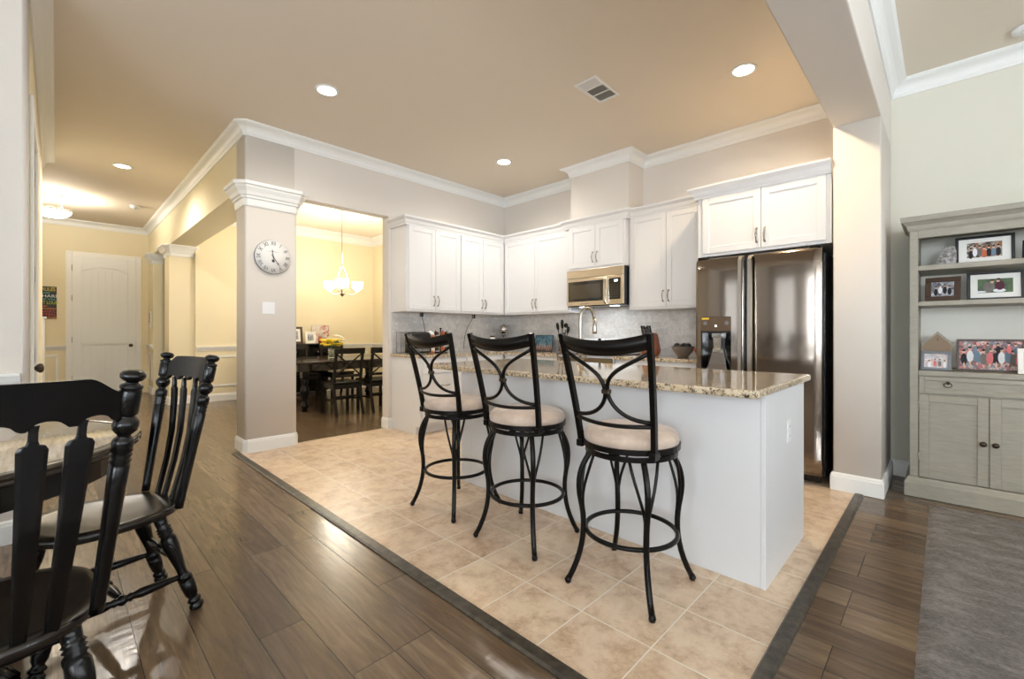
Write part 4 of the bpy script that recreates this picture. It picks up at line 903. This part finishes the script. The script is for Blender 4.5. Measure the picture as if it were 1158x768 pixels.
b = MB(); b.rings([[(x + rnd.uniform(-.004, .004), y + rnd.uniform(-.004, .004), z) for x, y in q] for q, z in (([(-.06, -.02), (0, -.035), (.05, -.02), (.055, .02), (0, .03), (-.055, .02)], 0), ([(-.045, -.018), (0, -.032), (.052, -.018), (.055, .02), (0, .026), (-.04, .016)], .05), ([(-.02, -.014), (.01, -.024), (.052, -.014), (.052, .014), (.01, .02), (-.018, .012)], .10), ([(-.005, -.008), (.014, -.014), (.042, -.008), (.04, .01), (.012, .012), (-.004, .006)], .136))], False)
o = tag(b.build('mineral_rock', 'rock'), 'grey sparkling mineral rock beside the frame on the top shelf', 'rock'); o.location = (.005, 4.46, 1.6505)

# rug
b = MB(); rnd = random.Random(7); xs = [-.075 + i * .035 for i in range(86)]; ys = [.4 + i * .035 for i in range(108)]
V = [[b.bm.verts.new((x + (rnd.uniform(-.0015, .0015) if i in (0, 85) else 0), y + (rnd.uniform(-.0015, .0015) if j in (0, 107) else 0), (.016 + rnd.uniform(-.002, .002)) if 0 < i < 85 and 0 < j < 107 else .001)) for j, y in enumerate(ys)] for i, x in enumerate(xs)]
for i in range(85):
    for j in range(107): f = b.bm.faces.new((V[i][j], V[i + 1][j], V[i + 1][j + 1], V[i][j + 1])); f.smooth = True
for i in range(1, 85):
    pass
o = tag(recenter(b.build('area_rug', 'rug')), 'soft charcoal-grey shag rug on the wood floor in front of the grey bookcase', 'rug')

# ------------------------------------------------------------------ ceiling fittings
def can(loc, label, tint=WARM, power=None):
    r = thing('recessed_light', label, 'ceiling light', (loc[0], loc[1], CEIL), group='recessed ceiling lights')
    b = MB(); b.rings([[(q * math.cos(2 * PI * k / 28), q * math.sin(2 * PI * k / 28), z) for q, z in ((.078, -.0005), (.095, -.0005), (.095, -.006), (.078, -.009), (.070, -.004))] for k in range(28)], True, False, True); b.build('trim_ring', 'trim_white', r)
    b = MB(); b.lathe([(0, -.004), (.07, -.004), (.07, -.001), (0, -.001)], (0, 0, 0), 24); b.build('bulb', 'lamp_warm', r)
    l = bpy.data.lights.new('can_lamp', 'SPOT'); l.energy = power or CAN_POWER; l.color = tint; l.spot_size = R(165); l.spot_blend = .8; l.shadow_soft_size = .07
    o = bpy.data.objects.new('can_lamp', l); COL.objects.link(o); o.parent = r; o.location = (0, 0, -.02)
can((-3.72, 1.59), 'round recessed ceiling light above the column with the clock', SOFTW)
can((-3.765, 3.73), 'small round recessed ceiling light by the kitchen inside corner', SOFTW)
can((-1.117, 3.72), 'round recessed ceiling light in front of the cabinet above the refrigerator', (1, .76, .48), 60)
can((-7.2, .57), 'oval-looking recessed ceiling light in the hallway', SOFTW, 110)
r = thing('ceiling_vent', 'white rectangular air vent grille in the kitchen ceiling', 'vent', (-2.085, 3.17, CEIL))
b = MB()
for q in ((-.105, -.08, -.19, .19), (.08, .105, -.19, .19), (-.08, .08, -.19, -.165), (-.08, .08, .165, .19)): b.box(*q, -.009, -.0005, .002, 1)
b.build('frame', 'trim_white', r)
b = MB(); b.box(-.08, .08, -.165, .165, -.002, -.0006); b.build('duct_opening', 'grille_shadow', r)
b = MB()
for g0, k in ((-.16, 1), (-.05, -1), (.06, -1)):
    for i in range(9):
        x = -.076 + i * .019; b.prism([(x, -.0085), (x + .0015, -.0085), (x + .0015 + k * .010, -.0025), (x + k * .010, -.0025)], g0, g0 + .10, 'xz')
for y in (-.055, .055): b.box(-.08, .08, y - .004, y + .004, -.008, -.003)
b.build('louvers', 'trim_white', r)
r = thing('smoke_detector', 'white round smoke detector on the hallway ceiling', 'smoke detector', (-9.32, .89, CEIL))
b = MB(); b.lathe([(0, -.045), (.04, -.045), (.055, -.035), (.068, -.012), (.07, -.0005), (0, -.0005)], (0, 0, 0), 24); b.build('housing', 'white_plastic', r)
b = MB(); b.lathe([(0, -.049), (.012, -.049), (.014, -.0455), (0, -.0455)], (0, 0, 0), 12); b.build('test_button', 'grey_plastic', r)
r = thing('ceiling_speaker', 'white round disc fitting on the living room ceiling at the right edge', 'smoke detector', (.385, 4.52, CEIL))
b = MB(); b.lathe([(0, -.03), (.04, -.03), (.06, -.022), (.065, -.0005), (0, -.0005)], (0, 0, 0), 24); b.build('housing', 'white_plastic', r)
b = MB(); b.lathe([(0, -.033), (.02, -.033), (.022, -.0305), (0, -.0305)], (0, 0, 0), 16); b.build('grille', 'white_plastic', r)
# semi flush bowl light in the foyer
FL = (-9.45, -.03)
r = thing('flush_ceiling_light', 'glowing glass bowl ceiling light hung on thin rods in the foyer', 'ceiling light', (FL[0], FL[1], CEIL))
b = MB(); b.lathe([(0, -.025), (.09, -.025), (.11, -.01), (.11, -.0005), (0, -.0005)], (0, 0, 0), 24); b.build('canopy', 'nickel', r)
for k in range(3):
    a = R(20 + 120 * k); b = MB(); b.tube([(.08 * math.cos(a), .08 * math.sin(a), -.02), (.20 * math.cos(a), .20 * math.sin(a), -.22)], .005, 6); b.build('rod', 'nickel', r)
b = MB(); b.rings([[(q * math.cos(2 * PI * k / 32), q * math.sin(2 * PI * k / 32), z) for q, z in ((.200, -.215), (.212, -.215), (.212, -.24), (.200, -.24))] for k in range(32)], True, False, True); b.build('band', 'nickel', r)
b = MB(); b.lathe([(.199, -.225), (.19, -.262), (.15, -.30), (.09, -.325), (.03, -.333), (0, -.334)], (0, 0, 0), 32); b.build('glass_bowl', 'lamp_shade_glow', r)
b = MB(); b.sphere((0, 0, -.345), .012, 10); b.build('finial', 'nickel', r)
l = bpy.data.lights.new('flush_lamp', 'POINT'); l.energy = FLUSH; l.color = (1, .93, .80); l.shadow_soft_size = .08; o = bpy.data.objects.new('flush_lamp', l); COL.objects.link(o); o.parent = r; o.location = (0, 0, -.16)
# chandelier
r = thing('chandelier', 'brushed nickel chandelier with glowing bell shades above the dining table', 'chandelier', (-7.09, 3.28, CEIL))
b = MB(); b.lathe([(0, -.03), (.03, -.03), (.06, -.015), (.065, -.0005), (0, -.0005)], (0, 0, 0), 20); b.build('canopy', 'nickel', r)
b = MB(); b.tube([(0, 0, -.03), (0, 0, -.92)], .006, 8); b.lathe([(0, -.96), (.018, -.95), (.02, -.93), (.01, -.915), (0, -.91)], (0, 0, 0), 12); b.build('rod', 'nickel', r)
b = MB(); b.lathe([(0, -1.445), (.012, -1.44), (.035, -1.41), (.045, -1.395), (.02, -1.38), (0, -1.375)], (0, 0, 0), 16); b.build('finial', 'nickel', r)
va = 44.25
for ph in (18, 138, 246, ):
    # angle measured from the direction towards the camera
    a = R(-45 + ph)
    ca, sa = math.cos(a), math.sin(a); q = lambda p: (p[0] * ca, p[0] * sa, p[2])
    b = MB(); b.tube([q(p) for p in bez((.006, 0, -.94), (.10, 0, -1.05), (.17, 0, -1.3), (.03, 0, -1.39), 14)], .007, 6)
    b.tube([q(p) for p in bez((.03, 0, -1.385), (.12, 0, -1.42), (.22, 0, -1.43), (.27, 0, -1.335), 10)], .007, 6); arm = b.build('arm', 'nickel', r)
    b = MB(); b.lathe([(.0, -1.335), (.03, -1.335), (.035, -1.32), (.075, -1.295), (.088, -1.25), (.092, -1.19), (.087, -1.19), (.08, -1.25), (.068, -1.285), (.0, -1.31)], q((.27, 0, 0)), 24); b.build('shade', 'lamp_shade_glow', arm)
    l = bpy.data.lights.new('chandelier_lamp', 'POINT'); l.energy = CHANDELIER; l.color = (1, .92, .77); l.shadow_soft_size = .05; o = bpy.data.objects.new('chandelier_lamp', l); COL.objects.link(o); o.parent = arm; o.location = q((.27, 0, -1.16))
b = MB(); b.box(-8.3, -7.95, 2.45, 2.6, CEIL - .01, CEIL - .0005, .003, 1)
tag(recenter(b.build('dining_ceiling_vent', 'trim_white')), 'pale air vent in the dining room ceiling seen through the opening', 'vent')

# ------------------------------------------------------------------ clock, switches, sign
r = thing('wall_clock', 'round white wall clock with roman numerals on the column', 'clock', (XA + .001, 1.525, 1.933))
b = MB(); b.lathe([(0, 0), (.170, 0), (.171, .012), (.166, .022), (0, .022)], (0, 0, 0), 48, (1, 0, 0)); b.build('case', 'frame_grey', r)
b = MB(); b.lathe([(0, .0225), (.167, .0225), (.167, .0245), (0, .0245)], (0, 0, 0), 48, (1, 0, 0)); face = b.build('dial', 'clock_face', r)
for i, s_ in enumerate(['XII', 'I', 'II', 'III', 'IIII', 'V', 'VI', 'VII', 'VIII', 'IX', 'X', 'XI']):
    a = PI / 2 - i * PI / 6; rr = .133
    # face plane: local X -> world +y, local Y -> world z, normal +x
    base_ = Matrix(((0, 0, 1, .0252), (1, 0, 0, rr * math.cos(a)), (0, 1, 0, rr * math.sin(a)), (0, 0, 0, 1)))
    text_obj('numeral', s_, .054, 'clock_ink', face, base_ @ Matrix.Rotation(a - PI / 2, 4, 'Z') @ Matrix.Diagonal((.72 if len(s_) > 2 else .9, 1, 1, 1)), .0003)
b = MB()
for i in range(60):
    a = i * PI / 30; b.prism([(r_ * math.cos(a + s_ * .006), r_ * math.sin(a + s_ * .006)) for r_, s_ in ((.155, -1), (.160, -1), (.160, 1), (.155, 1))], .0246, .0252, 'yz')
b.build('minute_track', 'clock_ink', face)
def hand(L, w, a, dp, nm):
    ca, sa = math.sin(a), math.cos(a); b = MB()
    pts = [(-.012, -w), (-.03, -w * .5), (-.03, w * .5), (-.012, w), (L * .55, w * .8), (L * .62, w * 1.9), (L * .75, w * .7), (L, 0), (L * .75, -w * .7), (L * .62, -w * 1.9), (L * .55, -w * .8)]
    b.prism([(p * ca + q * sa, p * sa - q * ca) for p, q in pts], dp, dp + .001, 'yz'); b.build(nm, 'clock_ink', r)
hand(.085, .0035, R(-8), .0265, 'hour_hand'); hand(.125, .003, R(146), .0280, 'minute_hand')
b = MB(); b.lathe([(0, .0247), (.006, .0247), (.006, .031), (0, .032)], (0, 0, 0), 12, (1, 0, 0)); b.build('hub', 'clock_ink', r)
for s_, z, w in (('PARIS', .045, .016), ('CAFE', -.045, .018)): pass
b = MB(); b.prism([(.02 * math.cos(2 * PI * k / 16) * (1 if k % 2 else .55), -.04 + .02 * math.sin(2 * PI * k / 16) * (1 if k % 2 else .55)) for k in range(16)], .0246, .0252, 'yz'); b.box(.0246, .0252, -.05, .05, .052, .054); b.build('dial_ornament', 'clock_ink', face)
outlet('light_switch', 'white rocker light switch on the column below the clock', (XA + .0005, 1.49, 1.42), 'x', switch=True, w=.115)
r = thing('wall_intercom', 'white wall intercom panel beyond the far pilasters by the door', 'intercom', (-10.95, 1.279, 1.43), R(-90))
b = MB(); b.box(0, .02, -.055, .055, -.17, .15, .005, 2); b.build('housing', 'white_plastic', r)
b = MB(); b.box(.02, .024, -.03, .03, -.01, .13, .002, 1); b.build('grille', 'frame_grey', r)
b = MB(); b.prism(arc(0, -.04, .014, 0, 2 * PI, 12)[:-1], .02, .03, 'yz'); b.build('button', 'black_plastic', r)
# sign on the end wall
r = thing('rules_sign', 'black wall sign of coloured words reading FAMILY RULES at the hall end', 'sign', (-11.288, -.20, 1.42))
SW, SH = .42, .565
b = MB(); b.box(0, .018, -SW / 2, SW / 2, 0, SH, .002, 1); b.build('board', 'frame_black', r)
for nm, c_ in (('ink_yellow', (236, 214, 76)), ('ink_teal', (96, 190, 176)), ('ink_white', (228, 236, 230)), ('ink_lime', (196, 214, 70)), ('ink_orange', (232, 136, 62)), ('ink_red', (222, 74, 54))): mat(nm, rgb(*c_), .6)
LN = [('FAMILY RULES', .078, 'ink_yellow'), ('SAY PLEASE', .036, 'ink_teal'), ('WORK HARD', .06, 'ink_white'), ('SAY THANK YOU', .04, 'ink_teal'), ('LAUGH OUT LOUD', .066, 'ink_lime'), ('BE KIND', .036, 'ink_orange'), ('KEEP YOUR PROMISES', .044, 'ink_orange'), ('SHARE, BE GRATEFUL', .044, 'ink_red'), ('HUG OFTEN', .05, 'ink_red'), ('LOVE EACH OTHER', .036, 'ink_orange')]
z = SH - .012
for s_, h_, c_ in LN:
    z -= h_ * .5; w_ = len(s_) * h_ * .62
    k = min(1.2, (SW - .02) / w_)
    text_obj('lettering', s_, h_ * 1.15, c_, r, Matrix(((0, 0, 1, .0186), (1, 0, 0, 0), (0, 1, 0, z), (0, 0, 0, 1))) @ Matrix.Diagonal((k, 1, 1, 1)), .0004); z -= h_ * .5 + .007
# white post by the foyer corner
r = thing('newel_post', 'white square post with a cap at the end of the left hall wall', 'post', (-8.6, -.155, 0))
b = MB(); b.box(-.05, .05, -.05, .05, 0, 1.36, .004, 1); b.build('shaft', 'trim_white', r)
b = MB(); b.box(-.07, .07, -.07, .07, 1.361, 1.385, .005, 2); b.build('cap', 'trim_white', r)
b = MB(); b.box(-.065, .065, -.065, .065, 0, .14); b.build('base', 'trim_white', r)

# ------------------------------------------------------------------ island faucet
r = thing('kitchen_faucet', 'tall brushed gooseneck faucet rising behind the nearest stool', 'faucet', (-2.04, 2.86, .9265))
b = MB(); b.lathe([(0, 0), (.03, 0), (.032, .006), (.024, .012), (.024, .05), (.016, .055)], (0, 0, 0), 20); b.build('base', 'nickel', r)
pts = [(0, 0, .05), (0, 0, .2), (0, 0, .36)] + [(0.02 * (1 - math.cos(t)), .065 * (1 - math.cos(t)), .36 + .08 * math.sin(t)) for t in [PI * k / 12 for k in range(1, 12)]] + [(.04, .13, .35)]
b = MB(); b.tube(pts, .0135, 12, up=(1, 0, 0)); b.build('spout', 'nickel', r)
b = MB(); b.lathe([(0, 0), (.017, 0), (.019, .02), (.015, .06), (.0155, .12), (0, .12)], (.042, .134, .235), 16, (0, -.02, 1)); b.build('spray_head', 'nickel', r)
b = MB(); b.tube([(.02, 0, .04), (.05, -.005, .05), (.09, -.01, .10)], [.008, .007, .005], 8); b.build('lever', 'nickel', r)

# ------------------------------------------------------------------ counter things
CZ = .9175
r = thing('toaster', 'black and chrome toaster on the left counter', 'toaster', (-4.55, 3.05, CZ), R(0))
b = MB(); b.rings([[(x * k, y * k2, z) for x, y in rrect(-.09, .09, -.14, .14, .03, 4)] for k, k2, z in ((.96, .97, .01), (1, 1, .03), (1, 1, .17), (.96, .95, .235), (.8, .82, .26))], True); b.build('body', 'black_plastic', r)
b = MB(); b.box(-.02, -.006, -.10, .10, .2602, .266); b.box(.016, .03, -.10, .10, .2602, .266); b.build('slots', 'chrome', r)
b = MB(); b.box(.091, .094, -.10, .1, .03, .07); b.build('chrome_band', 'chrome', r)
b = MB(); b.box(-.02, .02, -.155, -.142, .12, .135, .003, 1); b.build('lever', 'chrome', r)
r = thing('wire_basket', 'dark wire rack behind the toaster on the left counter', 'rack', (-4.74, 3.03, CZ))
b = MB()
for z in (.01, .26): b.tube([(-.05, -.13, z), (.05, -.13, z), (.05, .13, z), (-.05, .13, z)], .004, 6, True)
for x in (-.05, .05):
    for y in (-.13, .13): b.tube([(x, y, .004), (x, y, .26)], .004, 6)
b.build('frame', 'grey_plastic', r)
r = thing('patterned_canister', 'white canister with a red and tan pattern beside the toaster', 'canister', (-4.60, 3.262, CZ))
b = MB(); b.lathe([(0, 0), (.05, 0), (.056, .02), (.056, .21), (.05, .225), (0, .225)], (0, 0, 0), 24); b.build('jar', mat('canister_glaze', rgb(230, 222, 210), .3), r)
mm = M['canister_glaze']; c = ramp(mm, noise(mm, objco(mm), 26, 2), [(.45, rgb(236, 230, 222)), (.52, rgb(206, 120, 70)), (.6, rgb(190, 60, 40)), (.68, rgb(150, 160, 90))]); setc(mm, c)
b = MB(); b.lathe([(0, .226), (.052, .226), (.05, .245), (.03, .262), (.01, .28), (0, .281)], (0, 0, 0), 24); b.build('lid', 'white_plastic', r)
r = thing('coffee_pod_carousel', 'black carousel stacked with orange-lidded coffee pods on the left counter', 'pod rack', (-4.60, 3.42, CZ))
b = MB(); b.lathe([(0, 0), (.09, 0), (.09, .01), (.012, .014), (.008, .30), (.02, .31), (0, .32)], (0, 0, 0), 24); b.build('stand', 'black_metal', r)
for k in range(5):
    a = 2 * PI * k / 5 - .3
    b = MB(); b.tube([(.085 * math.cos(a), .085 * math.sin(a), .01), (.085 * math.cos(a), .085 * math.sin(a), .29)], .003, 6); b.build('wire', 'black_metal', r)
    for j in range(4):
        b = MB(); b.lathe([(0, 0), (.018, 0), (.024, .035), (.026, .04), (0, .04)], (.04 * math.cos(a), .04 * math.sin(a), .05 + .065 * j), 14, (math.cos(a), math.sin(a), .1)); b.build('pod', 'orange' if (k + j) % 3 == 0 else ('brown_wood' if (k + j) % 3 == 1 else 'white_plastic'), r)
def cord(name, lb, pts):
    r = thing(name, lb, 'cord', pts[0])
    b = MB(); b.tube([tuple(Vector(p) - Vector(pts[0])) for p in bez(*pts, 14)], .004, 6); b.build('wire', 'black_plastic', r)
    b = MB(); b.box(-.016, .016, -.02, .02, -.045, .008, .004, 1); b.build('plug', 'black_plastic', r)
cord('power_cord', 'black cord plugged in under the cabinet, hanging to the canister', [(-4.70, 3.20, 1.415), (-4.70, 3.21, 1.30), (-4.74, 3.30, 1.25), (-4.78, 3.30, 1.05)])
cord('power_cord', 'black cord plugged in under the cabinet, hanging behind the middle stool', [(-4.70, 4.06, 1.415), (-4.70, 4.02, 1.30), (-4.76, 3.93, 1.25), (-4.78, 3.95, .95)])
r = thing('stand_mixer', 'small chrome stand mixer in the counter corner', 'mixer', (-4.62, 4.56, CZ), R(45))
b = MB(); b.box(-.07, .07, -.10, .14, 0, .03, .012); b.lathe([(.045, 0), (.04, .1), (.035, .2)], (0, .09, .03), 16); b.build('base', 'chrome', r)
b = MB(); b.lathe([(0, 0), (.04, .005), (.062, .05), (.07, .12), (.066, .2), (.05, .25), (.02, .27), (0, .272)], (0, .15, .305), 22, (0, -1, 0)); b.build('motor_head', 'chrome', r)
b = MB(); b.lathe([(0, 0), (.05, 0), (.08, .03), (.095, .10), (.10, .14), (.095, .14), (.075, .04), (0, .01)], (0, -.05, .032), 24); b.build('bowl', 'stainless', r)
r = thing('glass_jar', 'small clear jar beside the stand mixer', 'jar', (-4.64, 4.36, CZ))
b = MB(); b.lathe([(0, 0), (.04, 0), (.042, .17), (.03, .19), (0, .19)], (0, 0, 0), 18); b.build('jar', 'clock_face', r)
b = MB(); b.lathe([(0, .191), (.034, .191), (.034, .21), (0, .21)], (0, 0, 0), 18); b.build('lid', 'brown_wood', r)
# forest art board leaning on the backsplash
r = thing('forest_picture_board', 'small picture board of dark trees on teal leaning against the backsplash', 'picture', (-3.95, 4.66, CZ))
rot = Matrix.Rotation(R(-9), 4, 'X')
b = MB(); b.box(-.16, .16, -.008, .004, 0, .225, .002, 1); bmesh.ops.transform(b.bm, matrix=rot, verts=b.bm.verts); b.build('board', 'black_plastic', r)
b = MB(); b.box(-.155, .155, -.010, -.0085, .005, .22); bmesh.ops.transform(b.bm, matrix=rot, verts=b.bm.verts); b.build('print', 'art_forest', r)
r = thing('utensil_crock', 'steel crock holding black cooking utensils left of the range', 'utensil holder', (-3.57, 4.62, CZ))
b = MB(); b.lathe([(0, 0), (.06, 0), (.062, .01), (.062, .16), (.058, .16), (.056, .012), (0, .012)], (0, 0, 0), 24); b.build('crock', 'stainless', r)
r0 = r
for i, (dx, dy, hh, kd) in enumerate(((-.10, 0, .37, 'paddle'), (-.04, .03, .40, 'slot'), (.0, -.02, .41, 'paddle'), (.03, .03, .39, 'round'), (.09, .0, .32, 'paddle'))):
    t = thing('cooking_utensil', ['black spatula leaning furthest left in the steel crock', 'black slotted turner second from left in the crock', 'black spatula standing upright in the middle of the crock', 'black round ladle right of the middle of the crock', 'short black spatula leaning right in the crock'][i], 'utensil', (-3.57, 4.62, CZ + .014), 0, 'utensils in the crock')
    p0 = Vector((dx * .2, dy * .5, 0)); p1 = Vector((dx, dy, hh)); q = p0.lerp(p1, .72)
    b = MB(); b.tube([p0, q], .005, 6); b.build('handle', 'black_plastic', t)
    dirv = (p1 - q).normalized(); b = MB()
    b.tube([q, q.lerp(p1, .25), q.lerp(p1, .7), p1], [.006, .022, .026, .018], 8, flat=.25, up=(0, 1, 0)) if kd != 'round' else b.sphere(q.lerp(p1, .5), .032, 12, (1, .6, 1)); b.build('head', 'black_plastic', t)
# things on the range
r = thing('pepper_mill', 'small dark pepper mill standing on the range', 'mill', (-2.90, 4.45, .9305))
b = MB(); b.lathe([(0, 0), (.024, 0), (.022, .03), (.014, .07), (.018, .11), (.012, .13), (.02, .15), (.018, .172), (0, .175)], (0, 0, 0), 16); b.build('body', 'black_plastic', r)
for i, (x, y, q) in enumerate(((-2.83, 4.47, .022), (-2.79, 4.48, .018), (-2.755, 4.47, .020))):
    r = thing('spice_shaker', ['tan spice shaker beside the pepper mill', 'middle one of the three small tan spice shakers', 'tan spice shaker furthest from the pepper mill'][i], 'shaker', (x, y, .9305), 0, 'spice shakers on the range')
    b = MB(); b.lathe([(0, 0), (q, 0), (q, .11), (q * .7, .13), (0, .13)], (0, 0, 0), 14); b.build('jar', 'tan', r)
    b = MB(); b.lathe([(0, .131), (q * .8, .131), (q * .7, .16), (0, .162)], (0, 0, 0), 14); b.build('cap', 'nickel', r)
# knife block
r = thing('knife_block', 'brown leather-toned knife block with black handled knives', 'knife block', (-2.33, 4.60, CZ))
b = MB(); b.prism([(-.10, 0), (.07, 0), (.095, .05), (.055, .25), (-.03, .25), (-.075, .2)][::1], -.055, .055, 'xz'); bmesh.ops.bevel(b.bm, geom=b.bm.edges[:], offset=.012, segments=3, affect='EDGES'); b.build('block', 'walnut', r)
for i in range(6):
    x = -.075 + (i % 3) * .035; y = -.03 + (i // 3) * .05; b = MB(); hh = .11 - (i % 3) * .01
    bz = .225 if i % 3 < 2 else .245
    b.rbox((x - .015, y, bz + hh / 2 + .0), (.02, .016, hh), Matrix.Rotation(R(-12), 3, 'Y'), .004); k = b.build('knife_handle', 'black_plastic', r)
    b = MB(); b.sphere((x - .017, y - .009, bz + hh * .55), .004, 6); b.sphere((x - .012, y - .009, bz + hh * .3), .004, 6); b.build('rivets', 'chrome', k)
# bowl of fruit
r = thing('stone_bowl', 'brown stoneware bowl on the counter beside the refrigerator', 'bowl', (-1.95, 4.55, CZ))
b = MB(); b.lathe([(0, 0), (.05, 0), (.055, .008), (.10, .07), (.112, .105), (.112, .112), (.104, .112), (.09, .07), (.045, .02), (0, .016)], (0, 0, 0), 32); b.build('bowl', 'stone_bowl', r)
for i, (x, y, z, q) in enumerate(((-.055, -.02, .115, .036), (.0, .03, .115, .036), (.055, -.01, .115, .036), (.0, -.045, .108, .032), (-.01, .0, .06, .036))):
    if i == 4: continue
    o = MB(); o.sphere((0, 0, 0), q, 16, (1, 1, .9)); o = o.build('plum', 'fruit_dark'); o.location = (-1.95 + x, 4.55 + y, CZ + z)
    tag(o, ['dark round fruit at the left of the bowl', 'dark round fruit at the back of the bowl', 'dark round fruit at the right of the bowl', 'dark round fruit at the front of the bowl'][i], 'fruit', 'dark fruit in the bowl')
r = thing('red_handled_tool', 'small red-handled tool leaning beside the bowl', 'tool', (-1.80, 4.50, CZ))
b = MB(); b.tube([(.03, 0, .008), (-.02, .01, .10)], [.007, .009], 8); b.build('handle', 'red', r)
b = MB(); b.box(.02, .06, -.02, .015, 0, .02, .004, 1); b.build('head', 'black_plastic', r)

# ------------------------------------------------------------------ dining table and sideboard things
r = thing('flower_vase', 'glass vase of yellow and white flowers on the dining table', 'vase', (-7.11, 3.12, .7625))
b = MB(); b.lathe([(0, 0), (.045, 0), (.05, .01), (.055, .2), (.05, .2), (.045, .02), (0, .015)], (0, 0, 0), 20); b.build('vase', 'vase_glass', r)
rnd = random.Random(11)
b = MB()
for k in range(12):
    a = rnd.uniform(0, 2 * PI); b.tube([(.02 * math.cos(a), .02 * math.sin(a), .03), (.09 * math.cos(a), .09 * math.sin(a), .28)], .003, 5)
for k in range(16):
    a = rnd.uniform(0, 2 * PI); rr = rnd.uniform(.06, .13); z = rnd.uniform(.2, .27); b.sphere((rr * math.cos(a), rr * math.sin(a), z), .03, 6, (1, 1, .35))
b.build('stems', 'leaf', r)
fl = [(-.13 + .27 * (k % 7) / 6 + rnd.uniform(-.02, .02), rnd.uniform(-.06, .05), .25 + rnd.uniform(-.06, .05), 'y') for k in range(30)] + [(.08, .08, .35, 'w'), (.13, .06, .33, 'w'), (.03, .1, .36, 'w'), (.17, .05, .29, 'w')]
for x, y, z, c_ in fl:
    q = Vector((x, y)); X_ = q.x * .698 - q.y * .716; Y_ = q.x * .716 + q.y * .698
    b = MB()
    for j in range(8):
        a = 2 * PI * j / 8; b.sphere((X_ + .026 * math.cos(a), Y_ + .026 * math.sin(a), z), .022, 6, (1, 1, .6))
    b.sphere((X_, Y_, z + .008), .018, 8, (1, 1, .6)); b.build('blossom', 'petal_yellow' if c_ == 'y' else 'petal_white', r)
picture('dining_photo_frame', 'dark wood photo frame on the sideboard next to the column edge', 'picture frame', (-8.70, 3.13, .9655), .26, .32, .04, 'photo_bw', 'brown_wood', R(90), 8, 1, (.1, .16))
picture('dining_photo_frame', 'small white photo frame on the sideboard', 'picture frame', (-8.66, 3.39, .9655), .20, .23, .02, 'photo_bw', 'cream_mat', R(90), 8, 1, (.11, .12))
picture('art_print', 'pale art print with red shapes standing at the back of the sideboard', 'picture', (-8.78, 3.64, .9655), .34, .36, .006, 'art_red', 'cream_mat', R(90), 6)
r = thing('red_candle', 'small red jar candle on the sideboard behind the flowers', 'candle', (-8.64, 3.56, .9655))
b = MB(); b.lathe([(0, 0), (.03, 0), (.032, .12), (0, .125)], (0, 0, 0), 16); b.build('jar', 'red', r)
b = MB(); b.lathe([(0, .126), (.033, .126), (.033, .145), (0, .146)], (0, 0, 0), 16); b.build('lid', 'cabinet_grey', r)
